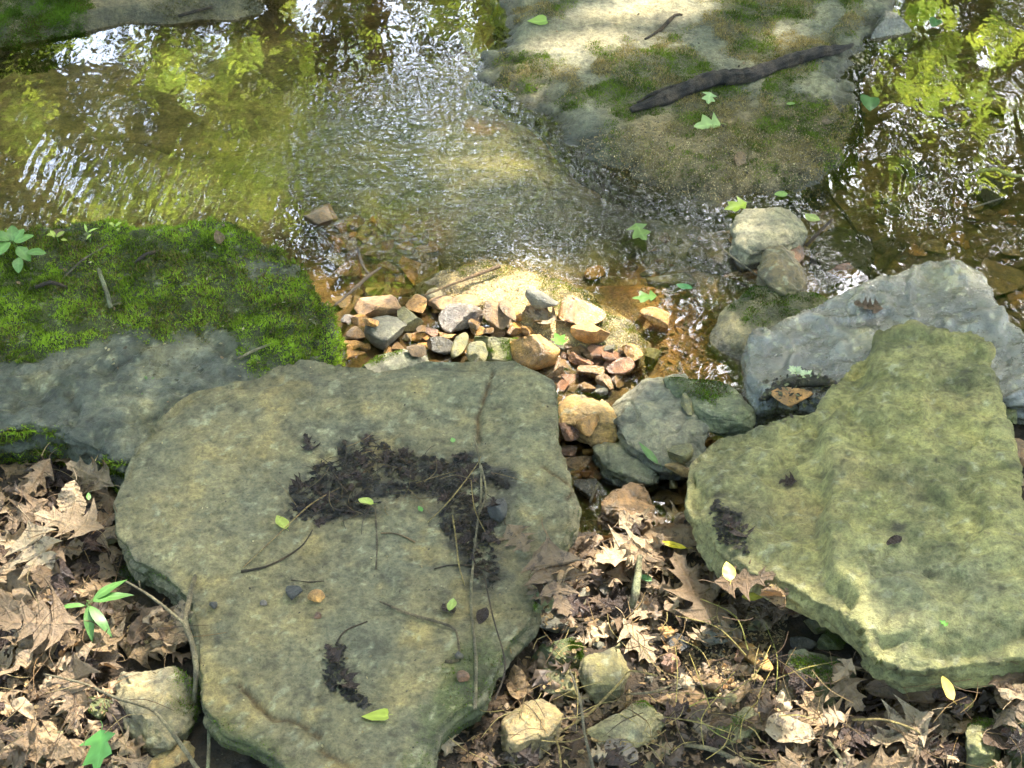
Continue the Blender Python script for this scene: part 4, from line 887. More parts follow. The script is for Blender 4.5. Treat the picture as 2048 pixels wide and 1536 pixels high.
BOTLIT = [(960, 1440), (1010, 1300), (1080, 1230), (1500, 1240), (1560, 1330), (1560, 1580), (870, 1580), (880, 1480)]
RIGHTLIT = [(1560, 1340), (1700, 1330), (1770, 1340), (1830, 1370), (1990, 1350), (2100, 1320), (2100, 1580), (1540, 1580), (1520, 1440)]
STRIP = [(1995, 790), (2090, 780), (2090, 1100), (2040, 1080), (2020, 900)]
crumbs(LEFTLIT, 1500, 'crumbled dark leaf litter on the ground at the left', LB, allow=('stream_bed', 'stone'))
crumbs(MIDLIT, 900, 'crumbled leaf litter between the two big slabs', LB, allow=('stream_bed', 'stone', 'pebble'))
crumbs(BOTLIT, 1500, 'crumbled leaf litter along the bottom centre', LB, allow=('stream_bed', 'stone', 'pebble'))
crumbs(RIGHTLIT, 1000, 'crumbled leaf litter at the bottom right', LB, allow=('stream_bed', 'stone', 'pebble'))
bpy.context.view_layer.update()
def litter(poly, n, size, label, group, md, dark=.15, lift=.03, skip=('stone_slab', 'lichen_boulder', 'wet_slab', 'mossy_boulder'), tilt=27):
    done = 0
    for i, (x, y) in enumerate(samp(poly, n, md)):
        L, nn, ob = hit(x, y)
        if ob is None or ob.name.split('.')[0] in skip: continue
        if ob.name.split('.')[0].endswith(('rock', 'boulder', 'block', 'wedge')) and random.random() < .85: continue
        if ob.name.split('.')[0].startswith(('cream', 'olive_y')): continue
        dk = random.random() < dark
        lf = random.uniform(.3, 1)*lift*(.4+.6*i/max(1, n))
        place_leaf(random.choice(DARKM if dk else DEADM), x, y, random.uniform(*size), random.uniform(0, 360), label if not dk else label.replace('tan', 'blackened'), group=group if not dk else group+' (blackened)', tilt=random.uniform(3, tilt), lift=lf)
        done += 1
    bpy.context.view_layer.update()
litter(LEFTLIT, 165, (42, 112), 'dry tan oak leaf in the litter at the left, under the mossy boulder', 'oak leaves in the left litter', 24, .24)
litter(MIDLIT, 85, (45, 105), 'dry tan oak leaf in the pile between the two biggest slabs', 'oak leaves between the slabs', 22, .1)
litter(BOTLIT, 95, (36, 84), 'dry tan oak leaf among the stones at the bottom centre', 'oak leaves at the bottom centre', 28, .3, .012)
litter(RIGHTLIT, 130, (45, 120), 'dry tan oak leaf in the heap under the lumpy boulder', 'oak leaves at the bottom right', 23, .2)
litter(STRIP, 9, (60, 110), 'dry tan oak leaf on the strip along the right edge', 'oak leaves along the right edge', 26, .1)

def dead(kind, px, py, size, rot, label, roll=1., bend=.5, warp=.035, cols=None, tilt=12, lift=.03, mat=None, name='oak_leaf', seed=None, **kw):
    me = leaf_mesh('leaf', kind, seed or int(px+py), roll, bend, warp, mat or M_dead)
    return place_leaf(me, px, py, size*.86 if size > 90 else size, rot, label, name=name, tilt=tilt, lift=lift*.8, **kw)
dead('oak', 170, 1390, 190, 185, 'big tan oak leaf hanging point down beside the fist-shaped tan boulder', .6, .4, .03)
dead('beech', 290, 0+1300, 10, 0, 'scrap of tan leaf above the fist-shaped tan boulder')
dead('oak', 70, 1265, 190, 95, 'broad pale tan oak leaf spread at the left edge under the forked twig', 1.0, .5, .03)
dead('oak', 95, 1110, 170, 200, 'long tan oak leaf with a dark underside in the left litter', 1.2, -.6, .04)
dead('oak', 190, 950, 120, 60, 'curled tan leaf topmost of the litter beneath the mossy boulder', 2.4, .6, .04)
dead('oak', 140, 1060, 170, 75, 'wide mottled brown oak leaf lying flat below the mossy boulder', .4, .3, .02)
dead('oak', 1040, 1085, 120, 205, 'cream oak leaf with sharp lobes lying on the right edge of the central slab', .6, .4, .03, lift=.012)
dead('oak', 1110, 1180, 190, 195, 'long narrow tan oak leaf hanging down over the dark green stone', 1.8, .8, .04, tilt=25, tiltdir=0)
dead('oak', 1240, 1120, 170, 120, 'pale oak leaf with dark spots at the centre of the leaf pile', .9, .5, .035)
dead('oak', 1380, 1200, 230, 25, 'biggest brown oak leaf spread out left of the lumpy boulder', .35, .3, .02, tilt=8)
dead('oval', 1350, 1085, 130, 80, 'spotted tan leaf folded lengthways behind the yellow leaf', 5.0, .4, .03)
dead('oak', 1495, 1172, 140, 265, 'smooth pinkish-tan leaf under the left corner of the lumpy boulder', .4, .3, .02)
dead('oak', 1250, 1270, 100, 250, 'cream oak leaf above the pear-shaped stone', .9, .5, .05)
dead('oak', 1275, 1300, 130, 215, 'dull brown oak leaf right of the pear-shaped stone', .7, .4, .03)
dead('oval', 1800, 1392, 170, 80, 'rolled brown leaf forming a tube under the lumpy boulder', 8., .3, .02, tilt=6)
dead('oval', 1905, 1410, 80, 250, 'dark red-brown curled leaf in the lower right litter', 7., .3, .02, mat=M_dark)
dead('oak', 1640, 1450, 170, 20, 'pale tan oak leaf with sharp lobes below the dark mossy wedge', .6, .5, .03)
dead('beech', 1995, 1495, 130, 120, 'grey-tan toothed leaf in the bottom right corner', .3, .2, .02, tilt=10)
dead('oak', 1800, 1480, 170, 110, 'large tan oak leaf folded over itself near the bottom right', 1.6, .9, .04)
dead('oak', 1080, 645, 95, 60, 'curled pale tan oak leaf on the sunlit stones', 2.4, 1.6, .06, lift=.02)
dead('oak', 1735, 618, 60, 80, 'small curled brown leaf on the wet grey slab', 3.0, 1., .06, lift=.006)
dead('oval', 118, 475, 34, 40, 'small orange and green leaf on the back of the mossy boulder', 1., .4, .03, lift=.012)
dead('oval', 437, 482, 36, 20, 'small curled brown leaf on the mossy boulder top', 2., .6, .05, lift=.012)
dead('beech', 1480, 322, 44, 160, 'pale olive oval leaf on the rock ledge', .6, .3, .03, lift=.006)
dead('oval', 1652, 247, 22, 90, 'tiny orange leaf scrap on the rock ledge', .6, .3, .03, lift=.006)
dead('oak', 616, 890, 52, 20, 'dark wet leaf scrap at the upper left of the debris on the central slab', 1.5, .8, .05, mat=M_dark, lift=.004)
dead('oak', 665, 1310, 60, 30, 'black crumpled leaf on the lower half of the central slab', 1.2, .5, .06, mat=M_dark, lift=.004)
dead('oak', 690, 1365, 90, 215, 'black rotten leaf trailing towards the green leaf on the central slab', 1.2, .4, .05, mat=M_dark, lift=.004)
dead('oval', 895, 1220, 44, 20, 'dark wet leaf with a green edge beside the long twig', .4, .3, .03, mat=M_dark, lift=.004)
dead('oval', 965, 1235, 40, 160, 'glossy dark leaf right of the long twig', 1.2, .5, .03, mat=M_dark, lift=.004)
dead('oak', 1575, 968, 42, 80, 'dark brown leaf stuck on the lumpy boulder', 1.6, .5, .05, mat=M_dark, lift=.004)
dead('oval', 1788, 1085, 36, 120, 'small purple-black leaf on the lumpy boulder', 2., .5, .04, mat=M_dark, lift=.004)
dead('oak', 1470, 1060, 80, 30, 'wet dark leaf mush at the left end of the lumpy boulder', 1.2, .6, .06, mat=M_dark, lift=.004)
def green(kind, px, py, size, rot, label, col=(.16, .32, .05), roll=.6, bend=.4, warp=.02, tilt=8, lift=.006, name='green_leaf', stem=.2, **kw):
    g_ = col[1]; col = (col[0]*.75+g_*.10, g_*.72, col[2]*.8+.01) if col[1] > col[0] else tuple(c*.85 for c in col)
    me = leaf_mesh('leaf', kind, int(px*3+py), roll, bend, warp, M_green if col[1] > col[0] else M_yell, col, stem)
    return place_leaf(me, px, py, size, rot, label, name=name, tilt=tilt, lift=lift, **kw)
green('heart', 750, 1438, 50, 95, 'bright yellow-green leaf near the bottom of the central slab', (.42, .62, .08), .3, .2)
green('oval', 563, 1050, 42, 30, 'yellow-green leaf with a brown scar on the central slab', (.42, .58, .10), .8, .3)
green('oval', 733, 1008, 32, 70, 'small yellow-green leaf on the edge of the black debris', (.42, .6, .1), .8, .3)
green('oval', 904, 1215, 34, -10, 'pale green leaf sliver left of the long twig', (.35, .55, .12), 2., .3)
green('heart', 1072, 46, 40, 100, 'lime green leaf on the sunlit top of the rock ledge', (.30, .55, .09), .5, .3)
green('cut', 1418, 202, 40, 170, 'pale green lobed leaf just below the branch', (.36, .62, .22))
green('cut', 1412, 252, 56, 100, 'light green cut leaf with an orange tip on the rock ledge', (.40, .62, .18))
green('oval', 1582, 212, 18, 90, 'tiny green leaf on the rock ledge right of the pale lobed one', (.2, .4, .08))
green('oval', 1560, 392, 28, 100, 'small green leaf on the top edge of the pale rock', (.25, .5, .1))
green('cut', 1470, 418, 50, 110, 'yellow-green lobed leaf in the water left of the pale rock', (.28, .48, .04), z=.006)
green('cut', 1282, 470, 56, 200, 'green lobed leaf floating in the riffle', (.20, .38, .08), z=.008)
green('heart', 1740, 215, 56, 170, 'large dark green leaf floating at the right edge of the rock ledge', (.07, .22, .04), .8, .4, z=.008)
green('heart', 1868, 52, 36, 150, 'dark green leaf floating at the top of the right pool', (.06, .22, .04), .6, .3, z=.006)
green('oval', 1625, 440, 36, 230, 'pale green leaf on the right side of the pale rock', (.42, .58, .14), z=.03)
green('cut', 1288, 600, 50, 90, 'dark green sunken leaf at the corner of the gravel pocket', (.08, .22, .03), z=.002)
green('oval', 1368, 578, 34, 80, 'slender green leaf in the riffle above the gravel pocket', (.08, .38, .1), z=.006)
green('cut', 1120, 694, 44, 20, 'bright green leaf beside the big orange stone', (.10, .38, .04), 1., .5, lift=.02)
green('lance', 1295, 910, 60, 40, 'narrow green leaf under the grey rock wedge', (.08, .26, .04))
green('lance', 1338, 1107, 56, 75, 'bright yellow curled leaf on the leaf pile', (.75, .58, .03), 2., .4, lift=.035)
green('oval', 1456, 1162, 42, 5, 'yellow oval leaf with brown flecks near the lumpy boulder', (.75, .66, .10), .6, .2, lift=.03)
green('oval', 1505, 1213, 48, 100, 'lower yellow oval leaf beside the brown stones', (.75, .66, .10), .8, .3, lift=.03)
green('oval', 1292, 1172, 26, 60, 'small green leaf beside the lichen stick', (.14, .40, .12), .6, .3, lift=.03)
green('oval', 170, 1010, 0+16, 10, 'tiny green leaf in the litter left of the central slab', (.15, .42, .08), lift=.03)
green('oval', 905, 885+0, 0+16, 10, 'tiny green leaf tip above the black debris', (.2, .5, .12))
green('cut', 1885, 1250, 18, 45, 'tiny bright green sprig on the lumpy boulder', (.12, .5, .04))
green('oval', 840, 1022, 16, 30, 'tiny green leaf below the black debris', (.1, .35, .06))
green('cut', 225, 1530, 100, 185, 'bright green lobed oak leaf at the bottom left edge', (.08, .36, .06), .4, .3, .02, tilt=14, lift=.05)
green('oval', 1900, 1385, 50, 20, 'yellow and brown spotted leaf standing in the lower right litter', (.6, .45, .1), .8, .4, tilt=50, lift=.05)
green('oval', 1930, 1440, 46, 170, 'pale yellow leaf beside the small upright mossy rock', (.62, .52, .2), 1., .4, tilt=20, lift=.04)

# ------------------------------------------------------------------ twigs, sticks, plants
def tube(pts, rad, n=6, jit=.15, seed=0):
    pts = np.array(pts, float); r = np.random.default_rng(seed); out = []
    for i in range(len(pts)-1):
        a, b = pts[max(i-1, 0)], pts[i]; c, d = pts[i+1], pts[min(i+2, len(pts)-1)]
        m = max(2, int(np.linalg.norm(c-b)/.008)); m = min(m, 24)
        for k in range(m):
            t = k/m; out.append(.5*((2*b)+(-a+c)*t+(2*a-5*b+4*c-d)*t*t+(-a+3*b-3*c+d)*t**3))
    out.append(pts[-1]); out = np.array(out); N = len(out); jn = r.normal(size=N); jn = np.convolve(np.pad(jn, 2, 'edge'), [.15, .25, .2, .25, .15], 'valid'); rr = np.interp(np.linspace(0, 1, N), np.linspace(0, 1, len(rad)), rad)*(1+jit*jn)
    out[1:-1] += r.normal(size=(N-2, 3))*rr[1:-1, None]*.06
    V = []; up = np.array((0, 0, 1.))
    for i in range(N):
        t = out[min(i+1, N-1)]-out[max(i-1, 0)]; t /= np.linalg.norm(t)+1e-9
        s = np.cross(t, up); s /= np.linalg.norm(s)+1e-9; u = np.cross(s, t)
        for k in range(n): a = 2*math.pi*k/n; V.append(out[i]+rr[i]*(1+jit*.5*math.sin(2*a+i*.2))*(s*math.cos(a)+u*math.sin(a))*(1+((.07*math.sin(6*a+i*.06)+.08*math.sin(11*a-i*.09+2*math.sin(i*.2))+.05*math.sin(3*a+i*.31)) if n > 9 else 0)))
    F = [[i*n+k, i*n+(k+1) % n, (i+1)*n+(k+1) % n, (i+1)*n+k] for i in range(N-1) for k in range(n)]
    V += [out[0], out[-1]]; e0, e1 = len(V)-2, len(V)-1
    F += [[e0, (k+1) % n, k, k] for k in range(n)]+[[e1, (N-1)*n+k, (N-1)*n+(k+1) % n, (N-1)*n+(k+1) % n] for k in range(n)]
    return V, F
def stick(name, label, lines, rad, c1, c2, wet=.2, cat='twig', lift=0., n=6, parts=True, zs=None, extra=None, group=None):
    Vs = []; Fs = []
    for li, line in enumerate(lines):
        rr = [x*(.001 if x > 9 else .00075) for x in (rad[li] if isinstance(rad[0], (list, tuple)) else rad)]; pts = []
        for k, q in enumerate(line):
            L = hit(q[0], q[1])[0]; rk = np.interp(k/(len(line)-1), np.linspace(0, 1, len(rr)), rr)
            z = L[2]+rk*.8+lift+(q[2] if len(q) > 2 else 0)
            if zs is not None: z = zs+(q[2] if len(q) > 2 else 0)
            pts.append(P(q[0], q[1], z))
        V, F = tube(pts, rr, n, seed=li+int(line[0][0])); b = len(Vs); Vs += list(V); Fs += [[i+b for i in f] for f in F]
    Vs = np.array(Vs); me = bpy.data.meshes.new(name); me.from_pydata([tuple(v) for v in Vs], [], [list(dict.fromkeys(f)) for f in Fs]); me.update()
    me.polygons.foreach_set('use_smooth', [True]*len(me.polygons))
    c = mix(c1, c2, sm(fbm(Vs, 40, 4, 7), -.3, .3)); put_attrs(me, {'Col': c, 'wet': np.full(len(Vs), wet)}); me.materials.append(M_bark)
    o = bpy.data.objects.new(name, me); C.objects.link(o); tag(o, label, cat, group); return o
BK = ((.016, .012, .011), (.085, .065, .055)); GR = ((.28, .25, .18), (.18, .155, .11)); DK = ((.04, .03, .022), (.08, .055, .035)); ST = ((.36, .29, .13), (.28, .22, .10)); LI = ((.30, .33, .22), (.17, .16, .11))
stick('branch', 'thick bare dark branch lying across the rock ledge', [[(1262, 220), (1330, 196), (1400, 168), (1430, 158), (1500, 150), (1560, 128), (1625, 108), (1690, 95), (1706, 88)], [(1395, 168), (1360, 172), (1310, 186), (1275, 205)]], [[9, 14, 17, 21, 17, 14, 17, 12, 4], [10, 8, 6, 3]], *BK, .35, 'branch', n=22)
stick('stick', 'small dark stick on the far bank at the top left', [[(357, 32), (385, 24), (425, 14)]], [6, 5, 4], *DK, cat='stick')
stick('stick', 'grey driftwood piece near the top of the rock ledge', [[(1290, 78), (1320, 60), (1350, 30), (1365, 30)]], [4, 6, 8, 3], *DK, cat='stick')
stick('lichen_twig', 'pale lichen-crusted upright twig on the mossy boulder', [[(197, 538, .02), (210, 575, .015), (222, 615, .004)], [(222, 612), (240, 606), (262, 604)]], [[5, 6, 6], [3, 4, 2]], *LI)
stick('twig', 'thin dark twig lying diagonally on the mossy boulder', [[(125, 558), (165, 520), (215, 490)]], [3, 3, 2], (.12, .1, .08), (.2, .17, .13), lift=.008)
stick('twig', 'short grey bark piece on the back of the mossy boulder', [[(270, 526), (290, 510), (318, 502)]], [3, 7, 5], *DK, lift=.006)
stick('twig', 'pale short twig on the front right of the mossy boulder', [[(475, 718), (510, 700), (545, 687)]], [3.5, 3.5, 3], *GR, lift=.006)
stick('twig', 'dark curved twig under the leafy seedling on the mossy boulder', [[(70, 575), (100, 565), (135, 574)]], [5, 6, 3], *DK, lift=.006)
stick('stick', 'dark stick leaning in the shallows between the mossy boulder and the heap', [[(668, 612, .03), (700, 585, .03), (740, 550, .03), (762, 535, .02)], [(740, 550, .03), (725, 530, .02), (715, 495, .0)]], [[4, 5, 5, 3], [4, 4, 3]], *DK, zs=.02, cat='stick', wet=.6)
stick('stick', 'long thin stick lying behind the sunlit heap', [[(850, 590, .02), (920, 562, .02), (1000, 532, .02)]], [3, 4, 6], (.2, .13, .08), (.3, .2, .12), zs=.02, cat='stick', wet=.4)
stick('stick', 'sunken brown log end in the right pool', [[(1745, 555), (1775, 515), (1805, 485)]], [11, 13, 14], (.22, .18, .09), (.15, .12, .06), cat='stick', wet=.4)
stick('stick', 'sunken dark straight stick in the right pool', [[(1655, 385), (1690, 430), (1722, 480)]], [5, 6, 4], *DK, cat='stick', lift=.01)
stick('stick', 'broken wet stick poking out right of the pale rock', [[(1612, 492, .0), (1640, 462, .03), (1665, 438, .05)]], [5, 7, 5], (.16, .1, .06), (.08, .055, .04), zs=.015, cat='stick', wet=.7)
stick('twig', 'long pale twig slanting through the shallows left of the pale rock', [[(1400, 452, .01), (1460, 510, .015), (1545, 572, .01)]], [2, 2.5, 2], *GR, zs=.012)
stick('twig', 'pale twig caught on the dark rough stone near the right edge', [[(1945, 415, .01), (2005, 396, .02)]], [3, 3], *GR, zs=.012)
stick('straw', 'arched yellow-green blade beside the dark rough stone', [[(1935, 352, .02), (1985, 338, .05), (2022, 350, .03), (2048, 352, .01)]], [3, 6, 6, 4], (.4, .42, .1), (.3, .3, .08), zs=.02, cat='grass blade')
stick('twig', 'long pale twig running down the right side of the central slab', [[(948, 872, .03), (960, 930, .012), (962, 990, .006), (950, 1090, .004), (942, 1200, .004), (952, 1320, .004), (950, 1418, .01)], [(962, 930, .012), (972, 985, .01), (958, 1030, .006)]], [[2.2, 3, 3, 3, 3.4, 3.6, 4.4], [2, 2, 1.5]], *GR)
stick('twig', 'bent grey twig in the lower right of the central slab', [[(760, 1203, .004), (820, 1228, .004), (900, 1252, .004), (915, 1275), (916, 1320), (890, 1322)]], [3, 3.4, 3.6, 3, 3, 5], (.2, .16, .11), (.1, .08, .06))
stick('twig', 'thin curved dark twig left of centre on the central slab', [[(482, 1143), (540, 1130), (600, 1095), (625, 1060)]], [3.6, 2.6, 2, 1.4], *DK)
stick('twig', 'straight red-brown stem through the yellow-green leaf', [[(486, 1135, .002), (550, 1075, .006), (620, 1010, .01), (680, 975, .008)]], [1.2, 1.5, 1.6, 1.4], (.3, .2, .1), (.35, .28, .14))
stick('twig', 'short wavy dark twig above the black nut', [[(582, 1160), (615, 1164), (648, 1162)]], [1.6, 1.6, 1.2], *DK)
stick('twig', 'upright thin twig below the black debris', [[(752, 1138), (754, 1080), (750, 1010, .006)]], [2, 2.2, 2.4], (.16, .13, .1), (.1, .08, .06))
stick('twig', 'knobbly short twig below the black debris', [[(762, 1066), (795, 1068), (830, 1084)]], [2.2, 2.2, 2.6], (.22, .15, .09), (.12, .09, .06))
stick('twig', 'small forked dark twig above the black rotten leaf', [[(672, 1290), (690, 1262), (735, 1243)]], [2.6, 2, 1.6], *DK)
stick('twig', 'dark twig joining the debris tail on the central slab', [[(868, 1138), (905, 1130), (960, 1135), (1000, 1160)]], [2, 2.4, 3, 2], *DK)
stick('twig', 'brown stem slanting from the debris down the central slab', [[(905, 1030, .006), (912, 1080, .004), (918, 1130, .004), (930, 1172)]], [2, 2, 2, 1.6], *ST)
stick('straw', 'yellow straw lying across the debris on the central slab', [[(855, 1045, .004), (900, 1000, .01), (950, 935, .014), (962, 912, .02)]], [1.2, 1.4, 1.4, 1.2], *ST, cat='straw')
stick('straw', 'yellow straw bent beside the long pale twig', [[(942, 960, .012), (950, 1020, .008), (975, 1072, .004)]], [1.2, 1.2, 1.2], *ST, cat='straw')
stick('twig', 'pale forked twig standing against the left side of the central slab', [[(388, 1405, .0), (392, 1340, .05), (385, 1290, .06), (372, 1250, .07), (380, 1190, .08), (402, 1110, .02), (405, 1070, .02), (388, 1030, .012)], [(372, 1250, .07), (330, 1215, .09), (290, 1185, .11), (252, 1163, .12)], [(280, 1178, .11), (278, 1162, .13)], [(376, 1235, .07), (384, 1225, .09)]], [[5, 6, 6, 6.5, 5, 4, 3.6, 3], [4.6, 4, 3.4, 2.6], [2, 1.5], [4, 3]], *GR, zs=.10)
stick('twig', 'long grey twig crossing the fist-shaped tan boulder at the lower left', [[(88, 1348, .04), (170, 1368, .05), (230, 1395, .06), (300, 1418, .06), (340, 1460, .05), (400, 1545, .04)]], [2.4, 3, 3.6, 4, 4.6, 5], *GR, zs=.10)
stick('twig', 'thin upright twig at the bottom left of the central slab', [[(418, 1440, .03), (418, 1480, .04), (415, 1560, .05)]], [3.4, 4, 4], *LI, zs=.07)
stick('stick', 'lichen-covered stick standing in the leaf pile', [[(1280, 1110, .09), (1276, 1150, .07), (1270, 1190, .05), (1262, 1215, .03)]], [7, 8, 9, 9], *LI, zs=.06, cat='stick')
stick('stick', 'lichen-crusted dead wood in the hollow behind the lumpy boulder', [[(1520, 800, .02), (1570, 768, .03), (1630, 762, .03), (1680, 772, .02)]], [7, 11, 11, 6], (.05, .045, .035), (.1, .1, .07), zs=.10, cat='stick')
stick('twig', 'pale crooked twig in the litter below the small black stone', [[(1250, 1388, .03), (1300, 1385, .04), (1340, 1372, .04), (1370, 1352, .04)]], [2, 3, 3, 2], *GR, zs=.06)
stick('twig', 'grey twig along the bottom edge below the dry grass', [[(1370, 1490, .02), (1430, 1500, .03), (1490, 1528, .03), (1560, 1540, .03)]], [5, 6, 6, 5], *GR, zs=.05)
stick('twig', 'dark thin upright stem between the stones at the bottom centre', [[(1140, 1340, .06), (1160, 1400, .08), (1170, 1470, .07), (1190, 1550, .05)]], [2, 3, 3.4, 3.4], (.12, .11, .09), (.2, .18, .14), zs=.06)
stick('straw', 'bent straw-yellow stem lying beside the flat cream rock', [[(1110, 1470, .03), (1180, 1425, .05), (1240, 1365, .08), (1262, 1342, .09), (1315, 1352, .08)]], [2.6, 3, 3, 2.6, 2], *ST, zs=.04, cat='straw')
stick('straw', 'short straw-yellow stem at the foot of the tan blocky rock', [[(1105, 1455, .04), (1118, 1500, .05), (1122, 1536, .05)]], [2.4, 2.4, 2.2], *ST, zs=.04, cat='straw')
stick('straw', 'flat straw on the bottom edge beside the tan blocky rock', [[(1010, 1530, .03), (1060, 1515, .03), (1130, 1470, .04)]], [2, 2.4, 2], *ST, zs=.04, cat='straw')
stick('straw', 'long straw across the leaves under the lumpy boulder', [[(1705, 1440, .04), (1770, 1440, .06), (1830, 1460, .06), (1840, 1470, .05)]], [3, 3.6, 3, 2], *ST, zs=.07, cat='straw')
stick('twig', 'thin twig resting on leaves left of the rolled brown leaf', [[(1655, 1480, .05), (1690, 1530, .05)]], [4, 5], (.3, .29, .18), (.2, .2, .12), zs=.06)
stick('twig', 'slender twig under the right end of the lumpy boulder', [[(1880, 1360, .05), (1960, 1345, .06), (2060, 1315, .08)]], [2, 2.4, 3], (.3, .22, .12), (.2, .15, .09), zs=.06)
stick('twig', 'thin root-like stem along the right side of the central slab', [[(968, 1150, .004), (985, 1230, .004), (1010, 1330, -.02), (990, 1400, -.02)]], [1.6, 1.8, 2, 2], *DK, zs=.17)
stick('trickle_stick', 'short pale stick beside the little trickle', [[(1180, 1005, .02), (1195, 970, .04)]], [3, 3], *GR, zs=.03, cat='stick')
# nuts and seed
def nut(px, py, w, pal, label, name='nut', ob_=None):
    return stone(px, py, w, w*.95, 0, pal, label, wet=.5, flat=.62, name=name, sink=.08, cat='nut')
nut(588, 1187, 28, 'black', 'round black nut on the lower half of the central slab')
nut(633, 1195, 28, 'orange', 'open brown nutshell beside the round black nut')
nut(990, 1018, 40, 'black', 'black oval nut at the right end of the debris')
nut(425, 1208, 16, 'black', 'tiny dark seed left of the round black nut')
nut(527, 1207, 12, 'violet', 'tiny dark violet seed closest to the round black nut')
nut(636, 1230, 14, 'red', 'tiny reddish seed below the open nutshell')
nut(916, 1310, 0+18, 'dark', 'small dark knob at the end of the bent grey twig')
nut(930, 1352, 26, 'red', 'brown shell fragment beside the lower end of the long twig')
# black debris mat on the centre slab
crumbs([(570, 1035), (575, 985), (640, 925), (690, 880), (740, 875), (800, 900), (860, 915), (940, 905), (1010, 950), (1020, 985), (930, 985), (900, 1000), (840, 985), (780, 1000), (700, 1030), (620, 1048)], 800, 'mat of black rotten leaf bits across the central slab', [(.015, .012, .01), (.03, .022, .018), (.07, .045, .03), (.012, .01, .009)], (.003, .017), 'debris_mat', ('stone_slab',), wet=.9, zup=.003, clump=.02)
crumbs([(890, 985), (960, 990), (1000, 1020), (985, 1080), (1005, 1150), (960, 1180), (925, 1110), (880, 1050)], 600, 'trail of black rotten bits down the right of the central slab', [(.02, .016, .013), (.04, .03, .024), (.07, .05, .035)], (.003, .015), 'debris_mat', ('stone_slab',), wet=.9, zup=.003, clump=.0)
crumbs([(640, 1300), (690, 1290), (690, 1360), (740, 1410), (720, 1420), (650, 1370)], 160, 'scatter of black bits on the lower central slab', [(.02, .018, .016), (.04, .033, .03)], (.004, .016), 'debris_mat', ('stone_slab',), wet=.7, zup=.004)
crumbs([(1430, 1000), (1480, 1030), (1500, 1110), (1440, 1090), (1420, 1030)], 200, 'dark leaf bits on the left end of the lumpy boulder', [(.03, .025, .02), (.06, .05, .04)], (.004, .014), 'debris_mat', ('lichen_boulder',), wet=.6, zup=.006)
crumbs([(1510, 800), (1530, 760), (1620, 750), (1690, 765), (1640, 800), (1560, 850)], 170, 'dark crumbly debris in the hollow behind the lumpy boulder', [(.03, .025, .02), (.06, .05, .04), (.2, .22, .13), (.12, .1, .06)], (.004, .014), 'hollow_debris', None, wet=.4)
crumbs(CEN, 260, 'scattered specks on the central slab', [(.3, .24, .14), (.08, .06, .04), (.4, .36, .25), (.05, .04, .03)], (.002, .006), 'specks', ('stone_slab',), zup=.002)
crumbs(LEDGE, 320, 'scattered plant scraps on the rock ledge', [(.3, .2, .12), (.08, .06, .04), (.05, .04, .03), (.35, .25, .15)], (.002, .009), 'scraps', ('rock_ledge',), zup=.005)
crumbs(LEFT[:18], 160, 'scattered scraps on the mossy boulder', [(.3, .2, .12), (.08, .06, .04), (.4, .36, .25), (.15, .25, .1)], (.003, .011), 'scraps', ('mossy_boulder',), zup=.017)
for _k, (_x, _y) in enumerate(samp(MAT1, 20, 26)+samp(MAT2, 8, 26)):
    place_leaf(DARKM[_k % 6], _x, _y, random.uniform(30, 62), random.uniform(0, 360), 'wet blackened leaf lying in the dark debris on the central slab', group='blackened leaves in the central debris', tilt=random.uniform(0, 14), lift=.003)
# fine stems inside the debris
def tangle(name, label, poly, n, length, rad, cols, zup=.01, allow=None):
    Vs = []; Fs = []; Cs = []
    for k, (x, y) in enumerate(samp(poly, n)):
        L, nn, ob = hit(x, y)
        if allow and (ob is None or ob.name.split('.')[0] not in allow): continue
        a = random.uniform(0, 6.3); l = random.uniform(*length); b = a+random.uniform(-.8, .8)
        p0 = L+np.array((0, 0, random.uniform(.002, zup))); p1 = p0+np.array((math.cos(a), math.sin(a), random.uniform(-.1, .25)))*l*.5; p2 = p1+np.array((math.cos(b), math.sin(b), random.uniform(-.3, .1)))*l*.5
        V, F = tube([p0, p1, p2], [rad, rad*.9, rad*.5], 3, seed=k); bb = len(Vs); Vs += list(V); Fs += [list(dict.fromkeys([i+bb for i in f])) for f in F]; Cs += [np.array(random.choice(cols))*random.uniform(.7, 1.2)]*len(V)
    me = bpy.data.meshes.new(name); me.from_pydata([tuple(v) for v in Vs], [], Fs); me.update(); put_attrs(me, {'Col': np.array(Cs), 'wet': np.full(len(Vs), .3)}); me.materials.append(M_bark)
    o = bpy.data.objects.new(name, me); C.objects.link(o); tag(o, label, 'plant scraps', None, 'stuff')
tangle('fine_stems', 'tangle of fine black stems in the debris on the central slab', [(580, 1030), (700, 880), (860, 910), (1010, 950), (930, 1000), (700, 1035)], 80, (.03, .09), .0009, [(.03, .022, .018), (.07, .05, .035), (.2, .15, .08)], .014)
tangle('dry_grass', 'loose dry yellow grass over the stones near the bottom right', [(1370, 1400), (1480, 1330), (1560, 1360), (1560, 1500), (1400, 1536), (1340, 1450)], 17, (.06, .15), .0012, [(.42, .36, .12), (.5, .42, .16), (.35, .36, .1)], .05)
tangle('rootlets', 'fine brown rootlets and needles in the left litter', LEFTLIT, 80, (.04, .12), .0009, [(.2, .12, .06), (.12, .07, .04), (.35, .27, .15)], .04)
tangle('rootlets', 'fine brown rootlets and needles in the bottom litter', BOTLIT, 120, (.04, .12), .0009, [(.25, .17, .08), (.12, .07, .04), (.4, .33, .15)], .04)
tangle('rootlets', 'fine brown rootlets and needles in the litter under the lumpy boulder', RIGHTLIT, 60, (.04, .12), .0009, [(.25, .17, .08), (.12, .07, .04)], .04)

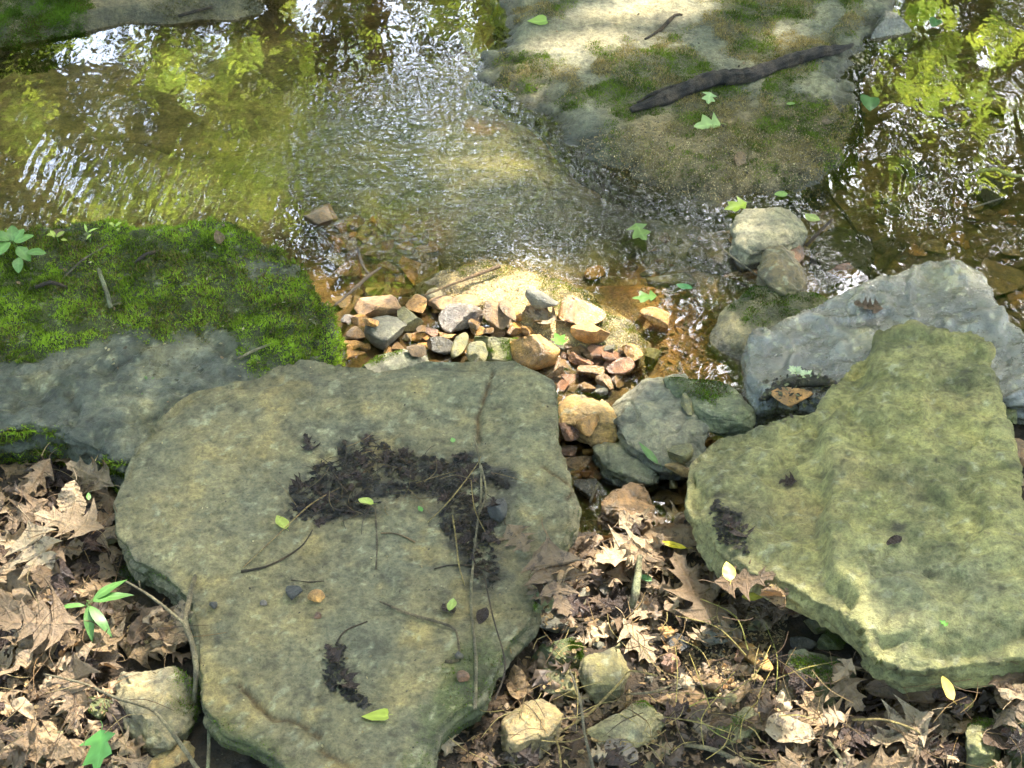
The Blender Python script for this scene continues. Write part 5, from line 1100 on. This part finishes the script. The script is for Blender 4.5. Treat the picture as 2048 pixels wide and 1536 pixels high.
# seedlings
def plant(name, label, cat, px, py, z, leaves, stemh, kind, col, size):
    e = bpy.data.objects.new(name, None); C.objects.link(e); base = P(px, py, z); e.location = base; e.empty_display_size = .02; tag(e, label, cat)
    pts = [(0, 0, -.02), (.004, .004, stemh*.5), (0, 0, stemh)]
    V, F = tube(pts, [.0016, .0014, .001], 5, seed=3); me = bpy.data.meshes.new('stem'); me.from_pydata([tuple(v) for v in V], [], [list(dict.fromkeys(f)) for f in F]); put_attrs(me, {'Col': np.tile((.16, .24, .06), (len(V), 1))}); me.materials.append(M_green)
    s = bpy.data.objects.new('stem', me); C.objects.link(s); s.parent = e
    for k, (dx, dy, rot, sc, tl) in enumerate(leaves):
        me = leaf_mesh('leaf', kind, 70+k, .5, -.7, .012, M_green, np.array(col)*random.uniform(.85, 1.2), .12)
        o = bpy.data.objects.new('leaf', me); C.objects.link(o); o.parent = e; sz = size*sc
        q = Quaternion((0, 0, 1), R(rot))@Quaternion((1, 0, 0), R(tl)); o.rotation_mode = 'QUATERNION'; o.rotation_quaternion = q
        o.scale = (sz,)*3; o.location = Vector((dx, dy, stemh*(.5+.5*sc)))+q@Vector((0, sz*.6, 0))
plant('seedling', 'pale green seedling with oval leaves at the left end of the mossy boulder', 'plant', 32, 520, .17, [(0, 0, 10, .9, 15), (0, 0, 75, 1.1, 5), (0, 0, -70, .9, 10), (0, 0, 140, 1.2, -15), (.01, -.01, -135, 1., -20), (.03, -.03, -95, .9, 0), (.02, -.04, 185, .8, -25), (0, 0, -30, .8, 20)], .05, 'oval', (.14, .25, .07), .046)
plant('seedling', 'green seedling with four slender leaves left of the central slab', 'plant', 182, 1240, .10, [(0, 0, -58, 1.05, 10), (0, 0, -78, 1.1, 0), (0, 0, -140, 1.1, -20), (0, 0, -168, 1., -30), (0, 0, 95, .7, -5)], .05, 'lance', (.10, .21, .05), .068)
plant('moss_sprout', 'yellowish sprout with tiny leaves on the back of the mossy boulder', 'plant', 115, 500, .175, [(0, 0, 40, .6, 30), (0, 0, -60, .7, 20), (.01, 0, -110, .5, 0), (0, .01, 100, .6, 10)], .04, 'oval', (.36, .40, .08), .03)
plant('moss_sprout', 'small yellowish sprout beside the diagonal dark twig on the mossy boulder', 'plant', 178, 490, .175, [(0, 0, 20, .6, 30), (0, 0, -80, .7, 20), (.01, 0, 160, .6, 0)], .04, 'lance', (.34, .42, .10), .035)
plant('moss_sprout', 'tiny yellowish sprout next to the small brown stone on the mossy boulder', 'plant', 232, 472, .175, [(0, 0, 60, .6, 30), (0, 0, -60, .7, 20), (.01, 0, 170, .5, 0)], .03, 'oval', (.34, .40, .08), .022)
for i, (px, py, lab) in enumerate([(1612, 760, 'pale green lichen rosette on the dead wood in the hollow'), (1590, 752, 'smaller lichen rosette left of the first in the hollow')]):
    e = plant('lichen', lab, 'lichen', px, py, .13, [(0, 0, a, .8+.3*math.sin(a), 25) for a in range(0, 360, 45)], .01, 'cut', (.42, .48, .28), .016)

# past 300 dead leaves: the smallest of the scattered ones become one object
bpy.context.view_layer.update()
lv = [o for o in SC.objects if o.name.split('.')[0] == 'oak_leaf']; auto = sorted([o for o in lv if str(o.get('group', '')).startswith('oak leaves')], key=lambda o: o.scale[0])
VV, FF, ve, rn, b_ = [], [], [], [], 0
for o in auto[:max(0, len(lv)-288)]:
    m_ = np.array(o.matrix_world); co = np.array([v.co[:] for v in o.data.vertices])@m_[:3, :3].T+m_[:3, 3]; VV.append(co)
    FF += [[i+b_ for i in p.vertices] for p in o.data.polygons]; b_ += len(co); a_ = np.zeros(len(co), np.float32); o.data.attributes['vein'].data.foreach_get('value', a_); ve.append(a_)
    rn.append(np.full(len(co), .99 if o.data.materials[0] == M_dark else random.random()*.9)); bpy.data.objects.remove(o)
if VV:
    me = bpy.data.meshes.new('small_leaf_litter'); me.from_pydata([tuple(v) for v in np.concatenate(VV)], [], FF); me.update(); me.polygons.foreach_set('use_smooth', [True]*len(FF))
    put_attrs(me, {'vein': np.concatenate(ve), 'rnd': np.concatenate(rn)}); me.materials.append(M_deadmix)
    o = bpy.data.objects.new('small_leaf_litter', me); C.objects.link(o); tag(o, 'smallest torn brown oak leaves mixed all through the litter', 'leaf litter', None, 'stuff')
for f in later: f()
# moss on the far bank (part of the setting's cover)
Xg = ground_V[:, :2]; inr = (np.abs(Xg[:, 0]) < 1.7) & (Xg[:, 1] > .8) & (Xg[:, 1] < 2.3)
wg = np.where(inr, zone(ground_V, [(-300, 95), (0, 98), (90, 90), (150, 66), (185, 20), (190, -40), (-300, -40)], .03, .012, .03)*1., 0)
o = tufts('bank_moss', None, ground_V, ground_F, ground_N, wg, 110000, (.003, .007), .0013, moss_col((.035, .06, .008), (.12, .20, .02), seed=8))
tag(o, 'dark moss on the far bank at the top left', 'moss', None, 'stuff')
wg = np.where(inr, .6*zone(ground_V, [(330, 45), (400, 20), (560, 0), (560, -60), (300, -60)], .03, .03, .05), 0)
o = tufts('bank_moss', None, ground_V, ground_F, ground_N, wg, 6000, (.003, .006), .0013, moss_col((.05, .05, .02), (.14, .13, .05), seed=9))
tag(o, 'brownish moss on the far bank behind the small dark stick', 'moss', None, 'stuff')

nm, V, F, at = WATER
water = mesh_np(nm, V, F, M_water, attrs=at); tag(water, kind='structure')

# ------------------------------------------------------------------ the wood around: trees that shade the stream and are mirrored in it
S = np.array(SUN)
def mirror_px(Q):             # where the water shows the mirror image of a point
    q = Q*np.array((1, 1, -1.))-CA; d = q@FW
    return np.c_[1024+1024*q[:, 0]/d/TH, 768-1024*(q@UP)/d/TH]
def mirror_pt(px, py, far):   # the point seen mirrored at a pixel, at a distance beyond the water
    p = P(px, py, 0); d = ray(px, py)*np.array((1, 1, -1)); return p+d*far
def near_line(Q, p0, rad, d=S):
    v = Q-p0; t = v@d; return (np.linalg.norm(v-np.outer(t, d), axis=1) < rad) & (t > .3)
SUNPATCH = [  # spots of direct sun on the ground: px, py, radius (m), share of leaves missing
 (760, 640, .13, 1), (850, 610, .14, 1), (950, 570, .13, 1), (1020, 560, .10, 1), (1130, 640, .13, 1), (1180, 620, .1, 1), (980, 640, .12, 1), (1060, 700, .08, 1), (700, 690, .08, 1), (640, 590, .05, 1), (655, 670, .06, 1),
 (1290, 30, .10, .85), (1190, 60, .08, .85), (1340, -10, .1, .85), (1480, 20, .06, .7), (1060, 100, .05, .7), (1220, 700, .09, 1), (590, 510, .04, 1), (1330, 650, .07, .8), (960, 230, .08, .7), (1080, 490, .08, .9), (1165, 810, .05, .8),
 (1540, 430, .08, .5), (1850, 740, .15, .6), (1920, 700, .10, .6), (340, 1080, .10, .55), (1130, 1080, .10, .7), (1230, 1120, .10, .7), (1330, 1170, .10, .6), (1260, 1180, .08, .6), (120, 1230, .09, .6), (60, 1270, .07, .7), (100, 1100, .06, .6), (1250, 1440, .06, .4), (1700, 1420, .08, .6), (1800, 1460, .09, .6), (1850, 1420, .07, .6), (1650, 1440, .07, .6)]
_r = random.Random(5)
for _p, _n in ((LEFTLIT, 16), (MIDLIT, 12), (RIGHTLIT, 14), (BOTLIT, 9)):
    for _x, _y in samp(_p, _n, 50): SUNPATCH.append((_x, _y, _r.uniform(.02, .055), _r.uniform(.4, .85)))
SUNPATCH += [(850, 270, .16, .55), (1080, 300, .12, .6), (760, 170, .12, .5), (1120, 500, .08, .8), (1300, 470, .1, .6), (640, 470, .1, .6), (1750, 740, .12, .4)]
SUNPATCH += [(1890, 680, .09, .9), (1580, 700, .10, .8), (1760, 580, .08, .6), (1800, 720, .12, .5), (330, 720, .08, .6), (1330, 780, .06, .6)]
SKYGAP = [  # patches of open sky mirrored in the water: px, py, rx, ry
 (90, 355, 70, 60), (60, 340, 40, 40), (190, 95, 55, 30), (245, 100, 50, 40), (430, 90, 40, 26), (150, 400, 30, 40), (15, 170, 14, 30), (780, 60, 38, 90), (800, 190, 60, 50), (900, 110, 40, 40), (935, 30, 20, 60), (610, 20, 20, 40), (1850, 340, 60, 60), (1880, 400, 60, 36), (1890, 440, 40, 40), (1735, 130, 14, 30), (1840, 310, 26, 40), (700, 230, 60, 30), (1000, 200, 40, 30), (850, 260, 60, 30), (30, 430, 40, 20), (590, 480, 30, 20), (1060, 500, 40, 20), (1990, 420, 16, 16), (1600, 480, 30, 20),(1850, 640, 30, 24), (1900, 660, 30, 30), (1560, 690, 20, 30), (350, 700, 40, 30)]
GREEN = [  # sunlit leaves mirrored in the water: px, py, rx, ry, distance beyond
 (320, 130, 50, 45, 6), (360, 150, 60, 30, 6.5), (500, 110, 40, 60, 7), (610, 120, 22, 110, 7), (570, 210, 30, 40, 6), (730, 60, 14, 90, 8), (440, 330, 90, 60, 6), (220, 390, 60, 40, 5.5), (330, 430, 60, 30, 5), (520, 380, 60, 70, 6), (975, 60, 30, 60, 7), (1860, 40, 50, 50, 4.5), (1890, 110, 60, 70, 4.5), (1830, 160, 50, 60, 4.2), (1930, 180, 60, 60, 5), (2000, 150, 40, 90, 5), (1780, 330, 40, 40, 4.5), (1980, 290, 40, 40, 4.5), (2010, 60, 40, 50, 5), (1740, 130, 20, 30, 4.5), (760, 545, 40, 50, 5), (120, 60, 60, 30, 7), (450, 180, 60, 40, 8), (900, 30, 60, 40, 8), (1000, 300, 120, 90, 7), (850, 340, 100, 80, 7.5), (660, 300, 80, 80, 7), (50, 250, 60, 60, 7), (1900, 250, 60, 40, 5)]
M_canopy = leafy_mat('canopy_leaf', .45, .55, tint=(2.2, 2.3, 1.3), gloss=.3)
M_trunk = rock_mat('trunk_bark', 1., 1.)
tree_sites = [(-3.2, 7.6, .15), (.62, 9.2, .16), (-.85, 8.2, .11), (-1.55, 9.0, .09), (3.9, 6.2, .14), (6.8, 3.0, .2), (-6.0, 3.5, .18), (5.6, 10.5, .22), (-6.5, 11., .22), (1.6, 13.0, .2), (-2.4, 13.5, .18), (3.4, -5.2, .2), (-4.6, -4.6, .2), (8.5, 7.5, .2)]
def leaves_at(Q, size, n_up=.5):
    n = len(Q); u = rng.normal(size=(n, 3)); u /= np.linalg.norm(u, axis=1)[:, None]
    nn = rng.normal(size=(n, 3))+np.array((0, 0, n_up*2)); v = np.cross(nn, u); v /= np.linalg.norm(v, axis=1)[:, None]
    s = rng.uniform(*size, n)[:, None]; w_ = np.cross(u, v)
    V = np.stack([Q-u*s*.5, Q+v*s*.30+w_*s*.08, Q+u*s*.5, Q-v*s*.30+w_*s*.08], 1).reshape(-1, 3)
    return V, np.arange(4*n).reshape(-1, 4)
def vol(n, lo, hi): return rng.uniform(lo, hi, (n, 3))
parts = []
# overhead canopy
Q = vol(52000, (-8, -6, 5.2), (10, 12, 9.5)); k = fbm(Q, .55, 3, 200) > -.28; Q = Q[k]; parts.append((Q, .16, .26, 0))
u0 = rng.uniform((-1.9, -1.5), (2.0, 2.1), (9000, 2)); Q = np.c_[u0, np.zeros(9000)]+S*rng.uniform(6.3, 11, (9000, 1)); parts.append((Q, .11, .19, 0))  # extra unseen leaves added across the sun's path to cut down dapples
# the far wall of trees
Q = vol(95000, (-11, 9.5, 1.), (14, 16, 20)); k = fbm(Q, .5, 3, 201) > -.6; Q = Q[k]; parts.append((Q, .2, .34, 1))
# sides and behind
Q = np.r_[vol(16000, (-13, -8, 1.), (-8, 12, 12)), vol(16000, (10, -8, 1.), (15, 12, 12)), vol(14000, (-10, -12, 1.), (11, -7, 11))]; parts.append((Q, .22, .34, 1))
# sunlit sprays hanging over the stream
for (px, py, rx, ry, far) in GREEN:
    c0 = mirror_pt(px, py, far); k_ = 2*TH/2048*(far+5.2); n = int(75*max(1, rx*ry/900))
    Q = c0+rng.normal(size=(n, 3))*np.array((rx*k_, .25, ry*k_))*.6; parts.append((Q, .06, .13, 2))
P_all = np.concatenate([q[0] for q in parts]); sz = np.concatenate([rng.uniform(q[1], q[2], len(q[0])) for q in parts]); kd = np.concatenate([np.full(len(q[0]), q[3]) for q in parts])
keep = np.ones(len(P_all), bool)
for (px, py, r_, sh) in SUNPATCH:
    near = near_line(P_all, P(px, py, .05), r_+.07) & (rng.random(len(P_all)) < sh); keep &= ~near
mp = mirror_px(P_all); lace = fbm(np.c_[mp, mp[:, :1]*0], 1/22, 3, 210); lace2 = fbm(np.c_[mp, mp[:, :1]*0], 1/13, 2, 220); front = P_all[:, 1] > 1.5
for (px, py, rx, ry) in SKYGAP:
    e = ((mp[:, 0]-px)/(rx*1.05))**2+((mp[:, 1]-py)/(ry*1.05))**2 < 1+.5*rng.random(len(mp))
    keep &= ~(e & front & (kd < 2) & ~(((lace < -.12) | ((lace2 < .05) & (mp[:, 0] > 1600))) & (kd == 1)))
for (px, py, rx, ry, far) in GREEN:
    c0 = mirror_pt(px, py, far); keep &= ~(near_line(P_all, c0, .35) & (kd < 2) & (rng.random(len(P_all)) < .93))
    e = ((mp[:, 0]-px)/(rx))**2+((mp[:, 1]-py)/(ry))**2 < 1; keep &= ~(e & (kd == 0) & (P_all[:, 1] > 1.5))
keep &= ~((kd == 2) & ((lace < -.02) | (lace2 < -.05+.3*(mp[:, 0] > 1600))))
for (px, py, rx, ry, lt) in [(900, 320, 380, 170, .16), (1350, 430, 200, 90, .18), (700, 480, 140, 80, .18), (850, 230, 190, 100, -.05), (820, 80, 60, 120, -.1)]:
    e = ((mp[:, 0]-px)/rx)**2+((mp[:, 1]-py)/ry)**2 < 1; keep &= ~(e & front & (kd < 2) & (lace > lt))
for (px, py, rx, ry) in [(1760, 660, 240, 100), (330, 730, 160, 60)]:
    e = ((mp[:, 0]-px)/rx)**2+((mp[:, 1]-py)/ry)**2 < 1; keep &= ~(e & front & (kd < 2) & (lace > -.02))
P_all, sz, kd = P_all[keep], sz[keep], kd[keep]
for q_, z_, n_ in ((CEN, .15, 2600), (FRONT, .17, 1000), (BACKR, .12, 260), (LEFT, .15, 1300)):  # more unseen leaves added sunward of each slab to keep it shaded
    sp = np.array([P(x, y, z_) for x, y in samp(q_, n_)]); Q = sp+S*rng.uniform(6.4, 9.8, (len(sp), 1)); P_all = np.r_[P_all, Q]; sz = np.r_[sz, rng.uniform(.09, .15, len(sp))]; kd = np.r_[kd, np.zeros(len(sp))]
TS = np.array([(a, b) for a, b, c in tree_sites]); own = np.argmin(((P_all[:, None, :2]-TS[None])**2).sum(2), 1)
names = ['slim grey tree mirrored in the left pool', 'dark trunk mirrored at the top centre', 'dark leaning trunk mirrored beside the top centre', 'thin tree on the far bank left of the dark trunks', 'tree overhanging the right pool', 'large tree standing right of the frame', 'large tree standing left of the frame', 'broad tree far behind the rock ledge', 'broad tree far behind the left pool', 'tree far behind the top centre', 'second tree far behind the left pool, nearer the centre', 'tree behind the viewer on the right', 'tree behind the viewer on the left', 'tree far to the right behind the pool']
for i, (tx, ty, tr) in enumerate(tree_sites):
    e = bpy.data.objects.new('tree', None); C.objects.link(e); e.location = (tx, ty, 0); tag(e, names[i], 'tree', 'trees around the stream')
    hgt = 11+2*math.sin(i*2.1); lean = .25*math.sin(i*1.7)
    V, F = tube([(0, 0, -.4), (.02, .01, 1.5), (lean*.4, .1, 4), (lean, .1, 7.5), (lean*1.4, .2, hgt)], [tr*1.35, tr, tr*.85, tr*.6, tr*.15], 10, .03, i)
    V = list(V); F = list(F)
    for b in range(6):
        a = b*1.05+i; z0 = 3.2+b*1.1; b0 = len(V)
        v2, f2 = tube([(lean*z0/9, .1, z0), (lean*z0/9+.9*math.cos(a), .1+.9*math.sin(a), z0+.5), (lean*z0/9+2.2*math.cos(a+.2), .1+2.2*math.sin(a+.2), z0+1.2)], [tr*.35, tr*.22, tr*.06], 6, .05, i*7+b)
        V += list(v2); F += [[q+b0 for q in f] for f in f2]
    V = np.array(V); me = bpy.data.meshes.new('trunk'); me.from_pydata([tuple(v) for v in V], [], [list(dict.fromkeys(f)) for f in F]); me.update()
    me.polygons.foreach_set('use_smooth', [True]*len(me.polygons))
    put_attrs(me, {'Col': mix((.06, .05, .035), (.11, .095, .07), sm(fbm(V, 3, 4, i), -.3, .3)), 'wet': np.zeros(len(V))}); me.materials.append(M_trunk)
    t_ = bpy.data.objects.new('trunk', me); C.objects.link(t_); t_.parent = e
    m_ = own == i
    if m_.sum():
        Q = P_all[m_]-np.array((tx, ty, 0)); V, F = leaves_at(Q, (1, 1)); Vc = V.reshape(-1, 4, 3); Vc = Q[:, None]+(Vc-Q[:, None])*sz[m_][:, None, None]
        c = mix((.05, .09, .012), (.11, .15, .014), rng.random(len(Q))); c[kd[m_] == 1] *= .8; c[kd[m_] == 2] *= np.array((4.0, 3.3, 7.))  # spray leaves brightened in colour so their mirror images look sunlit
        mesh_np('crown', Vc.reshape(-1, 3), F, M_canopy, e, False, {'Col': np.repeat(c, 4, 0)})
print('OBJECTS', len(SC.objects))
